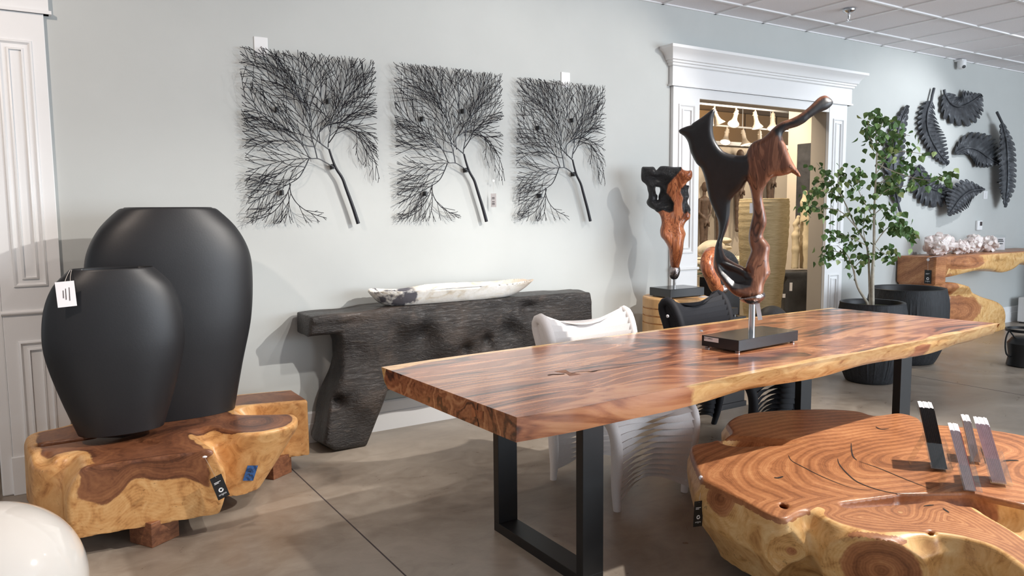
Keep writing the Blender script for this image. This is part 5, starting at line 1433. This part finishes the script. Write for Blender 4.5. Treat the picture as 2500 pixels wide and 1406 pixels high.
# ---- small fittings on the wall and ceiling
c = ony(2387, 550, WALL_Y); r = thing('thermostat', 'white wall thermostat with a small dark display above the quartz clusters', 'thermostat', (c[0], WALL_Y, c[2]-0.06))
build('body', MB().box((c[0]-0.06, WALL_Y-0.03, c[2]-0.06), (c[0]+0.06, WALL_Y, c[2]+0.06)), 'plastic_white', r, bevel=0.008)
build('display', MB().box((c[0]-0.01, WALL_Y-0.032, c[2]-0.005), (c[0]+0.045, WALL_Y-0.029, c[2]+0.045)), 'ink', r)
c = ony(2405, 476, WALL_Y); r = thing('wall_switch', 'white wall switch plate at the right of the lowest metal leaf', 'switch', (c[0], WALL_Y, c[2]-0.05))
build('plate', MB().box((c[0]-0.05, WALL_Y-0.008, c[2]-0.05), (c[0]+0.05, WALL_Y, c[2]+0.05)), 'plastic_white', r, bevel=0.003)
build('rocker', MB().box((c[0]-0.016, WALL_Y-0.014, c[2]-0.03), (c[0]+0.016, WALL_Y-0.007, c[2]+0.03)), 'plastic_white', r, bevel=0.002)
c = ony(2346, 158, WALL_Y-0.06); r = thing('security_camera', 'small white security camera mounted high on the wall near the ceiling', 'camera', (c[0], WALL_Y, c[2]))
build('mount', MB().box((c[0]-0.05, WALL_Y-0.10, c[2]+0.035), (c[0]+0.05, WALL_Y, c[2]+0.06)), 'plastic_white', r, bevel=0.01)
build('housing', MB().lathe([(0.001, -0.055), (0.03, -0.05), (0.045, -0.03), (0.048, 0.0), (0.048, 0.04)], (c[0], WALL_Y-0.07, c[2]), 24, cap1=True), 'plastic_white', r, 50)
mb = MB().lathe([(0.001, 0.012), (0.018, 0.010), (0.020, 0.0)], (0, 0, 0), 16); d_ = np.array([-0.45, -0.85, -0.25]); d_ /= np.linalg.norm(d_)
a_ = np.cross(d_, (0, 0, 1)); a_ /= np.linalg.norm(a_); b_ = np.cross(a_, d_); lc = np.array([c[0], WALL_Y-0.07, c[2]-0.02])+d_*0.038
build('lens', MB().add([lc+a_*v[0]+b_*v[1]+d_*v[2] for v in mb.v], mb.f), 'tagblack', r, 50)
c = onz(2073, 22, CEIL); r = thing('sprinkler_head', 'chrome fire sprinkler head on the ceiling tiles', 'sprinkler', (c[0], c[1], CEIL))
build('escutcheon', MB().lathe([(0.055, 0), (0.052, -0.012), (0.03, -0.025), (0.018, -0.03)], (c[0], c[1], CEIL-0.006), 28, cap1=True), 'chrome', r, 40)
build('stem', MB().lathe([(0.012, -0.03), (0.012, -0.06), (0.009, -0.065), (0.009, -0.09)], (c[0], c[1], CEIL-0.006), 14, cap1=True), 'chrome', r, 40)
for s_ in (-1, 1): build('yoke', MB().tube([(c[0]+s_*0.012, c[1], CEIL-0.06), (c[0]+s_*0.017, c[1], CEIL-0.08), (c[0]+s_*0.006, c[1], CEIL-0.105)], 0.003, 6), 'chrome', r, 40)
build('deflector', MB().lathe([(0.022, 0), (0.024, -0.002), (0.004, -0.006)], (c[0], c[1], CEIL-0.104), 14, cap0=True), 'chrome', r, 30)

# ---- things at the far right
c = atd(2512, 690, 9.6); c[1] = min(c[1], 4.3)
bp = thing('large_planter', 'big round black planter at the right edge beyond the root console', 'planter', (11.75, 4.05, 0))
R_ = 0.62
build('pot_wall', MB().lathe([(0.30, 0), (0.34, 0.03), (0.50, 0.25), (0.60, 0.5), (0.62, 0.72), (0.61, 0.86), (0.60, 0.865), (0.57, 1.0), (0.555, 1.02), (0.54, 1.0), (0.50, 0.8)], (11.75, 4.05, 0), 72, cap0=True, cap1=True), 'ribbed', bp, 40)
wb = ony(2452, 745, 4.66); w = thing('air_purifier', 'small white box unit with a blue light on the floor behind the root console', 'appliance', (11.1, 4.62, 0))
build('body', MB().box((10.95, 4.50, 0.015), (11.22, 4.76, 0.34)), 'plastic_white', w, bevel=0.015)
build('base', MB().box((10.97, 4.52, 0), (11.20, 4.74, 0.016)), 'metal_black', w)
t = NT('blue_indicator_light'); t.set(col=(0.1, 0.2, 1), emit=(0.15, 0.25, 1.0), estr=6.0); MAT['blue_led'] = t.m
build('indicator_light', MB().box((11.10, 4.497, 0.09), (11.125, 4.501, 0.12)), 'blue_led', w)
c = onz(2500, 893, 0.0); ln = thing('black_lantern', 'black metal lantern with a ring handle on the floor at the right edge', 'lantern', (c[0], c[1], 0))
build('body', MB().lathe([(0.13, 0), (0.15, 0.01), (0.135, 0.10), (0.15, 0.22), (0.115, 0.27), (0.10, 0.28)], (c[0], c[1], 0), 28, cap0=True, cap1=True), 'metal_black', ln, 40)
build('ring_top', MB().lathe([(0.155, 0.335), (0.17, 0.335), (0.17, 0.36), (0.155, 0.36), (0.155, 0.335)], (c[0], c[1], 0), 36), 'metal_black', ln, 40)
lx = -RT[:2]/np.linalg.norm(RT[:2])
for s_ in (-1, 1):
    q = [np.array([c[0], c[1], 0])+np.append(-lx*0, 0)+np.append(lx*(-s_)*rr*-1, zz) for rr, zz in ((0.16, 0.345), (0.185, 0.28), (0.19, 0.2), (0.175, 0.12), (0.14, 0.09))]
    build('handle', MB().tube(cr(q, 5, False), 0.008, 8), 'metal_black', ln, 60)
for k in range(3):
    a = k*2.1+0.4; build('bracket', MB().tube([(c[0]+0.1*math.cos(a), c[1]+0.1*math.sin(a), 0.275), (c[0]+0.155*math.cos(a), c[1]+0.155*math.sin(a), 0.345)], 0.007, 6), 'metal_black', ln)

# ---- leaflet racks on the burl coffee table
def zb(x, y): return (2200+x*0.1992, 960+y*0.1992)
def rack(label, bot, topp, wpx, pages, cover, n=7, dep_=0.115):
    b = onz(*zb(*bot), SZ+0.004); dd = np.dot(b-EYE, FW)
    tpt = atd(*zb(*topp), dd+0.035)
    h_ = np.linalg.norm(tpt-b); up = (tpt-b)/h_
    rd = (b-EYE)*np.array([1, 1, 0]); rd /= np.linalg.norm(rd); cs_, sn_2 = math.cos(0.10), math.sin(0.10)
    vy = np.array([rd[0]*cs_-rd[1]*sn_2, rd[0]*sn_2+rd[1]*cs_, 0]); vx = np.array([vy[1], -vy[0], 0])
    w = wpx*0.1992*dd/FPX
    r = thing('leaflet_rack', label, 'leaflet rack', tuple(b), 'clear racks of leaflets')
    c0 = b+up*0.008
    def slab_(name, x0, x1, y0, y1, z0, z1, mat, parent=None):
        V = [c0+vx*x+vy*y+up*z for z in (z0, z1) for x, y in ((x0, y0), (x1, y0), (x1, y1), (x0, y1))]
        return mesh_obj(name, V, [(0, 3, 2, 1), (4, 5, 6, 7), (0, 1, 5, 4), (1, 2, 6, 5), (2, 3, 7, 6), (3, 0, 4, 7)], mat, parent or r)
    for k in range(n):
        x0 = -w/2+w*k/n; x1 = x0+w/n*0.9; jz = 0.0015*math.sin(k*2.3)
        lf = slab_('leaflet', x0, x1, 0.0, dep_, 0.0, h_+jz, pages, r)
        slab_('page_edge', x0, x1, 0.002, dep_-0.002, h_+jz, h_+jz+0.0012, 'paper', lf)
    slab_('leaflet_cover', w/2-w/n*0.12, w/2+0.001, -0.001, dep_+0.001, 0, h_*0.97, cover, r)
    slab_('front_panel', w/2+0.018, w/2+0.021, -0.004, dep_+0.004, -0.002, h_*0.42, 'acrylic', r)
    slab_('back_panel', -w/2-0.006, -w/2-0.003, -0.004, dep_+0.004, -0.002, h_*0.92, 'acrylic', r)
    slab_('side_panel', -w/2-0.006, w/2+0.021, -0.006, -0.003, -0.002, h_*0.42, 'acrylic', r)
    slab_('side_panel', -w/2-0.006, w/2+0.021, dep_+0.003, dep_+0.006, -0.002, h_*0.42, 'acrylic', r)
    # easel strut behind the rack
    e0 = c0-vx*(w/2+0.004)+up*h_*0.45; e1 = c0-vx*(w/2+0.085); e1[2] = SZ+0.001
    V = [e0+vy*0, e0+vy*dep_, e1+vy*dep_, e1+vy*0]; V = [v.copy() for v in V]; V[2][2] = V[3][2] = SZ+0.001
    V2 = [v+np.array([0, 0, 0.003]) for v in V]
    mesh_obj('easel_strut', V+V2, [(0, 1, 2, 3), (7, 6, 5, 4), (0, 4, 5, 1), (1, 5, 6, 2), (2, 6, 7, 3), (3, 7, 4, 0)], 'acrylic', r)
    return r
MAT['leaf_black'] = plain('black_leaflet_edges', srgb(28, 26, 28), 0.5, var=0.1, scale=50)
MAT['leaf_grey'] = plain('grey_leaflet_edges', srgb(190, 186, 190), 0.6, var=0.12, scale=50)
MAT['leaf_lilac'] = plain('lilac_leaflet_edges', srgb(192, 184, 198), 0.6, var=0.12, scale=50)
MAT['cover_red'] = plain('red_leaflet_cover', srgb(178, 70, 78), 0.45, var=0.3, scale=30)
rack('clear leaflet rack with tall black-edged brochures, leftmost on the burl table', (480, 945), (318, 205), 158, 'leaf_black', 'leaf_black', 8)
rack('clear leaflet rack with white brochures in red covers, nearest the front', (862, 1215), (668, 485), 112, 'leaf_lilac', 'cover_red', 6)
rack('narrow clear leaflet rack with thin grey brochures, between its neighbours', (925, 862), (812, 365), 86, 'leaf_grey', 'leaf_grey', 5)
rack('clear leaflet rack with lilac-grey brochures, rightmost on the burl table', (1212, 1130), (1000, 405), 148, 'leaf_lilac', 'leaf_lilac', 8)

# ---- tags and tape on the two low tables
fy = lambda px, py: ony(px, py, 3.62)
b0 = onplane(496, 1118, (0.62, 3.63, 0.4), np.array([0, 1, 0])); t0 = onplane(526, 1163, (0.66, 3.62, 0.3), np.array([0.15, 1, 0]))
button(lt, onz(500, 1116, 0.422), (0, 0, 1)); hang_tag(lt, onz(500, 1117, 0.423), t0, 0.055, 0.115, (0.95, 0.05, 0.30), (0.25, 0, 1))
def hit(f, px, py, d0, d1, n=400):
    d = ray(px, py); T = np.linspace(d0, d1, n); Q = EYE[None]+T[:, None]*d[None]
    v = f(Q[:, 0], Q[:, 1], Q[:, 2]); i = int(np.argmax(v < 0))
    return Q[max(i-1, 0)]
tg_px = [[(594+4*q+j*7.6-i*2.6*q*0, 1136+i*7.0+0.6*j) for j in range(5)] for q in (0,) for i in range(6)]
V = []; n5 = 5
for i in range(6):
    for j in range(5):
        V.append(hit(lroot, 605-2.4*i+j*6.4, 1136+i*7.4, 3.6, 6.0)-FW*0.003)
tp_ = mesh_obj('masking_tape', V, [(i*5+j, (i+1)*5+j, (i+1)*5+j+1, i*5+j+1) for i in range(5) for j in range(4)], 'bluetape', lt)
for i in range(4):
    c0_ = V[(i+1)*5+1]-FW*0.0012; c1_ = V[(i+1)*5+3]-FW*0.0012; up_ = (V[i*5+2]-V[(i+1)*5+2])*0.35
    mb = MB(); mb.tube(cr([c0_, (c0_*2+c1_)/3+up_, (c0_+c1_*2)/3-up_, c1_], 4, False), 0.0012, 5); build('marker_stroke', mb, 'ink', tp_)

bb = hit(slab, 1711, 1166, 1.5, 4.5); button(ct, bb, -FW, 0.009)
tt_ = hit(slab, 1702, 1225, 1.5, 4.5)-FW*0.03+UP*0.012; hang_tag(ct, bb+np.array([0, 0, -0.006]), tt_, 0.042, 0.105, RT*0.9+FW*0.35, (0, 0, 1))
# white price tag on the small vase
pt = ony(161, 718, VY1-0.155); pvt = quad_plate('price_tag', pt, (0.998, 0, 0.05), (-0.06, -0.02, 1), 0.075, 0.115, 0.001, 'paper', v1)
for dx, hh in ((-0.010, 0.035), (0.0, 0.05), (0.014, 0.06)): quad_plate('print_line', pt+np.array([dx, -0.0015, 0.0]), (1, 0, 0), (0, 0, 1), 0.003, hh, 0.0006, 'ink', pvt)
for a in (157, 172):
    p0 = ony(a, 692, VY1-0.15); p1 = ony(172 if a < 160 else 175, 658, VY1-0.06)
    mb = MB(); mb.tube(cr([p0, (p0+p1)/2+np.array([-0.004, -0.02, 0.0]), p1], 5, False), 0.0009, 5); build('thread', mb, 'nylon', pvt)

# ================================================================ ROOM BEHIND THE DOORWAY
spot('inner_spot_a', (8.3, 6.4, 3.5), (8.6, 8.6, 1.0), 330, (1.0, 0.86, 0.68), 110, 0.7, 0.1)
spot('inner_spot_b', (6.3, 6.0, 3.5), (8.2, 6.3, 0.6), 420, (1.0, 0.88, 0.72), 100, 0.7, 0.1)
spot('inner_spot_c', (9.8, 10.2, 3.4), (10.5, 11.4, 3.0), 170, (1.0, 0.78, 0.45), 150, 0.8, 0.15)
spot('inner_spot_d', (11.0, 7.2, 3.5), (10.8, 8.9, 1.3), 230, (1.0, 0.86, 0.68), 100, 0.7, 0.1)
# seams of the panelled far wall
gw = bpy.data.objects['wall_inner_far']
for k in range(9): build('panel_seam', MB().box((6.0+k*1.05, 11.392, 2.2), (6.015+k*1.05, 11.4, 3.61)), 'ink', gw)
MAT['lamp_metal'] = plain('warm_white_lamp_metal', srgb(205, 190, 172), 0.45, var=0.02)
def track(label, Yt, px0, px1, py0, py1, heads):
    a = ony(px0, py0, Yt); b = ony(px1, py1, Yt); z = (a[2]+b[2])/2
    r = thing('light_track', label, 'track light', (a[0], Yt, z), 'ceiling light tracks')
    build('rail', MB().box((a[0]-0.8, Yt-0.018, z-0.012), (b[0]+0.9, Yt+0.018, z+0.012)), 'plastic_white', r)
    for xx in (a[0]+0.1, (a[0]+b[0])/2, b[0]-0.1): build('hanger', MB().tube([(xx, Yt, z), (xx, Yt, 3.62)], 0.006, 6), 'plastic_white', r)
    hs = []
    for k, (hx, hy, lean, lab) in enumerate(heads):
        c = ony(hx, hy, Yt); d = np.array([lean, -0.25, -1.0]); d /= np.linalg.norm(d)
        h = thing('track_head', lab, 'spotlight', (c[0], Yt, z), 'white track spotlights')
        j = np.array([c[0], Yt, z-0.09]); 
        build('stem', MB().tube([(c[0], Yt, z-0.01), j], 0.014, 8), 'lamp_metal', h, 50)
        build('yoke', MB().tube([j+np.array([-0.05, 0, 0.0]), j+np.array([0.05, 0, 0])], 0.010, 6), 'lamp_metal', h)
        build('socket', MB().tube([j-d*0.05, j+d*0.10], [0.030, 0.034], 14), 'lamp_metal', h, 50)
        build('lamp_cone', MB().tube([j+d*0.09, j+d*0.13, j+d*0.18, j+d*0.19], [0.036, 0.046, 0.082, 0.085], 20, cap=False), 'lamp_metal', h, 50)
        build('lamp_face', MB().tube([j+d*0.182, j+d*0.187], [0.078, 0.078], 20), 'lampface', h, 40)
    return r
t = NT('lit_lamp_glass'); t.set(col=(1, 0.95, 0.85), emit=(1.0, 0.93, 0.82), estr=1.1); MAT['lampface'] = t.m
track('front light track hanging in the room beyond the doorway', 7.5, 1715, 1915, 255, 272, [(1744, 268, 0.35, 'first track spotlight from the left on the front track, behind the sculpture tip'), (1797, 262, -0.6, 'second track spotlight from the left on the front track, tilted left'), (1844, 268, 0.0, 'third track spotlight from the left on the front track, pointing straight down'), (1887, 275, -0.3, 'rightmost track spotlight on the front track')])
track('rear light track hanging in the room beyond the doorway', 8.3, 1730, 1890, 304, 318, [(1775, 312, -0.5, 'leftmost track spotlight on the rear track'), (1815, 312, 0.02, 'middle track spotlight on the rear track, pointing straight down'), (1855, 316, -0.25, 'rightmost track spotlight on the rear track')])

MAT['figure'] = plain('dark_carved_figure_wood', srgb(92, 74, 62), 0.6, var=0.3, scale=14, bumps=0.3)
MAT['sandstone'] = plain('pale_sandstone', srgb(196, 178, 146), 0.85, var=0.14, scale=9, bumps=0.4)
MAT['pale_stone'] = plain('pale_mottled_stone', srgb(204, 190, 166), 0.8, var=0.22, scale=5, bumps=0.4)
MAT['dark_stone'] = plain('dark_rough_stone', srgb(52, 51, 52), 0.6, var=0.35, scale=7, bumps=0.7, bscale=25)
def figure(label, cxp, top_y, bot_y, Yf):
    a = ony(cxp, top_y, Yf); b = ony(cxp, bot_y, Yf); hgt = a[2]-b[2]; X0 = a[0]; zb_ = b[2]; s = hgt
    L = lambda u, d, w: (X0+u*s, Yf+d*s, zb_+w*s)
    cs = [((0, 0, 0.86), (0, 0, 0.80), 0.022, 0.02), ((-0.07, 0, 0.775), (0.07, 0, 0.775), 0.022, 0.022), ((0, 0, 0.76), (0, 0, 0.62), 0.062, 0.046), ((0, 0, 0.62), (0, 0, 0.52), 0.046, 0.056),
          ((-0.085, 0, 0.77), (-0.10, -0.01, 0.62), 0.020, 0.016), ((0.085, 0, 0.77), (0.10, -0.01, 0.62), 0.020, 0.016), ((-0.10, -0.01, 0.62), (0.02, -0.055, 0.49), 0.016, 0.014), ((0.10, -0.01, 0.62), (-0.02, -0.055, 0.49), 0.016, 0.014),
          ((0.02, -0.055, 0.49), (0.035, -0.055, 0.45), 0.014, 0.010), ((-0.02, -0.055, 0.49), (-0.035, -0.055, 0.45), 0.014, 0.010),
          ((-0.028, 0, 0.52), (-0.03, 0, 0.27), 0.036, 0.026), ((0.028, 0, 0.52), (0.03, 0, 0.27), 0.036, 0.026), ((-0.03, 0, 0.27), (-0.026, 0, 0.04), 0.026, 0.018), ((0.03, 0, 0.27), (0.026, 0, 0.04), 0.026, 0.018),
          ((-0.026, 0, 0.02), (-0.03, -0.05, 0.014), 0.02, 0.014), ((0.026, 0, 0.02), (0.03, -0.05, 0.014), 0.02, 0.014)]
    def f(x, y, z):
        v = ell(x, y, z, L(0, -0.01, 0.935), (0.040*s, 0.048*s, 0.062*s))
        v = smin(v, ell(x, y, z, L(0, -0.055, 0.925), (0.008*s, 0.012*s, 0.018*s)), 0.006*s)
        for p, q, ra, rb in cs: v = smin(v, caps(x, y, z, L(*p), L(*q), ra*s, rb*s), 0.014*s)
        return v
    P, Fq = snets(f, L(-0.16, -0.13, -0.03), L(0.16, 0.1, 1.03), s*0.011)
    o = mesh_obj('carved_figure', P, Fq, 'figure', None, 70); tag(o, label, 'statue', 'carved figures on the inner wall')
figure('carved dark wooden figure with crossed hands, leftmost through the doorway', 1720, 443, 640, 8.80)
figure('carved dark wooden figure just right of the leftmost one, mostly behind the sculpture', 1760, 436, 632, 8.80)
figure('carved dark wooden figure whose round head shows above the sculpture waist', 1806, 364, 566, 8.80)
figure('carved dark wooden figure behind the brown head of the tall sculpture', 1884, 352, 540, 8.80)
# woven vase
dv = 8.6; vb = atd(1862, 640, dv); tv = thing('woven_vase', 'tall tapering vase wrapped in straw-coloured weave beyond the doorway', 'vase', (vb[0], vb[1], 0))
def mk_weave():
    t = NT('straw_weave'); o = t.obj(); w = t.noise(t.mapv(o, (4, 4, 40)), 2.2, 5, 0.65, 0.8)
    t.set(col=t.ramp(w, [(0.3, srgb(184, 160, 120)), (0.5, srgb(206, 184, 144)), (0.7, srgb(222, 202, 164))]), rough=0.85, spec=0.2); t.bump(w, 0.35, 0.008)
    return t.m
MAT['weave'] = mk_weave()
hv = atd(1862, 492, dv)[2]; wv_ = 118*dv/FPX/2
pr = [(wv_*0.62, 0), (wv_*0.72, hv*0.2), (wv_*0.88, hv*0.5), (wv_*0.98, hv*0.75), (wv_, hv*0.9), (wv_*0.985, hv), (wv_*0.93, hv), (wv_*0.9, hv*0.8)]
prc = cr(pr, 8, False); build('vase_wall', MB().lathe([(q[0]+0.003*math.sin(i*2.1), q[1]) for i, q in enumerate(prc)], (vb[0], vb[1], 0), 56, cap0=True, cap1=True), 'weave', tv, 50)
tgp = atd(1834, 508, dv-wv_-0.02); quad_plate('price_tag', tgp, RT, (0, 0, 1), 0.035, 0.11, 0.001, 'paper', tv)
# low stone bench with boulder, cobble stack
sb = atd(1712, 632, 9.6); bz_ = sb[2]
o = build('stone_bench', MB().box((sb[0]-0.9, sb[1]-0.25, 0), (sb[0]+0.9, sb[1]+0.3, bz_)), 'pale_stone', None, bevel=0.03); tag(o, 'pale stone bench behind the doorway carrying the mottled boulder', 'bench')
def rock(name, label, cat, c, r, mat, seed, amp=0.14, flat=0.0, group=None):
    P, Fq = snets(lambda x, y, z: np.maximum(ell(x, y, z, c, r)+amp*min(r)*wob((x-c[0])/min(r)*0.3, (y-c[1])/min(r)*0.3, (z-c[2])/min(r)*0.3, 1.6, seed), flat-z), np.array(c)-np.array(r)*1.35, np.array(c)+np.array(r)*1.35, min(r)*0.09)
    o = mesh_obj(name, P, Fq, mat, None, 60); return tag(o, label, cat, group)
bc2 = atd(1752, 603, 9.5)
rock('boulder', 'mottled pale boulder lying on the stone bench beyond the doorway', 'boulder', (bc2[0]-0.12, bc2[1], bz_+0.115), (0.21, 0.15, 0.125), 'pale_stone', 2, 0.1, bz_)
for k in range(3):
    q = atd(1812, 618, 9.5); q[1] = sb[1]-0.05; rock('cobble', ['lowest cobble of the small stack beside the woven vase', 'middle cobble of the small stack beside the woven vase', 'topmost cobble of the small stack beside the woven vase'][k], 'stone', (q[0], q[1], bz_+0.044+k*0.09), (0.10, 0.09, 0.042), 'pale_stone', 3+k, 0.08, bz_, 'stacked cobbles')
# grass plant in a dark planter
gp_ = atd(1757, 700, 8.1); gz_ = atd(1757, 676, 8.1)[2]; g = thing('grass_planter', 'dark square planter with spiky green grass beyond the doorway', 'planter', (gp_[0], gp_[1], 0))
build('box', MB().box((gp_[0]-0.15, gp_[1]-0.15, 0), (gp_[0]+0.15, gp_[1]+0.15, gz_)), 'dark_stone', g, bevel=0.006)
mb = MB(); rg = random.Random(3)
for k in range(260):
    a = rg.uniform(0, 6.283); el = rg.uniform(0.15, 1.3); ln_ = rg.uniform(0.22, 0.40); d = np.array([math.cos(a)*math.cos(el), math.sin(a)*math.cos(el), math.sin(el)])
    p0 = np.array([gp_[0]+rg.uniform(-0.08, 0.08), gp_[1]+rg.uniform(-0.08, 0.08), gz_-0.01]); mb.tube([p0, p0+d*ln_*0.5, p0+d*ln_+np.array([0, 0, -0.06])], [0.004, 0.003, 0.0006], 3)
MAT['grass'] = plain('grass_green', srgb(62, 92, 52), 0.6, var=0.35, scale=8)
tag(build('grass_blades', mb, 'grass', g), kind='stuff')
q = atd(1706, 690, 8.8); rock('stone', 'rounded tan stone below the grass at the left side of the doorway', 'stone', (q[0], q[1], 0.555), (0.11, 0.1, 0.09), 'sandstone', 4, 0.1, 0.472)
o = build('stone_block', MB().box((q[0]-0.3, q[1]-0.2, 0), (q[0]+0.12, q[1]+0.2, 0.47)), 'sandstone', None, bevel=0.03); tag(o, 'low tan stone block seen at the left inside of the doorway', 'block')
# dark pedestal with pale slender statues
pe = atd(1945, 720, 9.9); pt_ = atd(1945, 660, 9.9)[2]
def pedf(x, y, z):
    v = rbox(x, y, z, (pe[0], pe[1], pt_/2), (0.21, 0.2, pt_/2), 0.05, -0.6)+0.035*wob(x, y, z, 1.6, 3)
    v = smin(v, rbox(x, y, z, (pe[0]-0.06, pe[1]+0.02, pt_-0.04), (0.24, 0.19, 0.045), 0.03, -0.6)+0.01*wob(x, y, z, 3, 1), 0.02)
    return np.maximum(np.maximum(v, z-pt_), -z)
P, Fq = snets(pedf, (pe[0]-0.45, pe[1]-0.45, -0.02), (pe[0]+0.45, pe[1]+0.45, pt_+0.03), 0.016)
ph = thing('rough_pedestal', 'rough dark stone pedestal with white tags inside the doorway', 'pedestal', (pe[0], pe[1], 0))
mesh_obj('pedestal_body', P, Fq, 'dark_stone', ph, 60)
for (tx, ty, hh) in ((1931, 700, 0.105), (1914, 722, 0.05)):
    tq = atd(tx, ty, 9.5); quad_plate('paper_tag', tq, RT, (0, 0, 1), 0.035, hh, 0.001, 'paper', ph)
def slim(name, label, pts, mat, dpt_):
    W = [(atd(px, py, dpt_), r*dpt_/FPX) for px, py, r in pts]
    def f(x, y, z):
        v = None
        for (a, ra), (b, rb) in zip(W[:-1], W[1:]):
            d = caps(x, y, z, a, b, ra, rb); v = d if v is None else smin(v, d, 0.03)
        return np.maximum(v+0.006*wob(x, y, z, 3, 2), W[-1][0][2]-z)
    A_ = np.array([w[0] for w in W]); P, Fq = snets(f, A_.min(0)-0.14, A_.max(0)+0.14, 0.012)
    o = mesh_obj(name, P, Fq, mat, None, 60); tag(o, label, 'statue', 'slender stone statues'); return o
yb_ = 655
slim('slender_statue', 'slender sand-coloured statue standing on the rough dark pedestal', [(1949, 530, 4), (1946, 542, 5), (1941, 548, 5), (1945, 560, 6), (1942, 575, 9), (1942, 610, 9), (1941, 655, 10)], 'sandstone', 9.85)
slim('slender_statue', 'taller brown statue on the rough dark pedestal, right of the slender one', [(1966, 470, 5), (1966, 480, 5), (1965, 495, 10), (1968, 540, 13), (1966, 600, 13), (1966, 655, 13)], 'sandstone', 9.95)
pnl = onx(1967, 430, 9.15-0.03)
o = build('textured_panel', MB().box((9.09, pnl[1]-0.13, 1.35), (9.15, pnl[1]+0.13, 2.42)), 'dark_stone', None, bevel=0.01); tag(o, 'tall dark rough-textured wall panel hanging inside the doorway', 'wall panel')
bo_ = atd(1882, 757, 7.7); rock('boulder', 'low black boulder on the floor inside the doorway, left of the rough pedestal', 'boulder', (bo_[0], bo_[1], 0.27), (0.26, 0.2, 0.26), 'dark_stone', 5, 0.12, 0.0)
# dark jar glimpsed through the opening at the far left
jc = onz(-10, 1100, 0.0); jr = thing('dark_jar', 'dark rounded jar glimpsed through the opening at the far left', 'jar', (jc[0]-0.12, 5.6, 0))
build('jar_wall', MB().lathe([(0.16, 0), (0.20, 0.05), (0.26, 0.25), (0.25, 0.45), (0.17, 0.58), (0.15, 0.62), (0.13, 0.6)], (jc[0]-0.12, 5.6, 0), 36, cap0=True, cap1=True), 'vase', jr, 50)
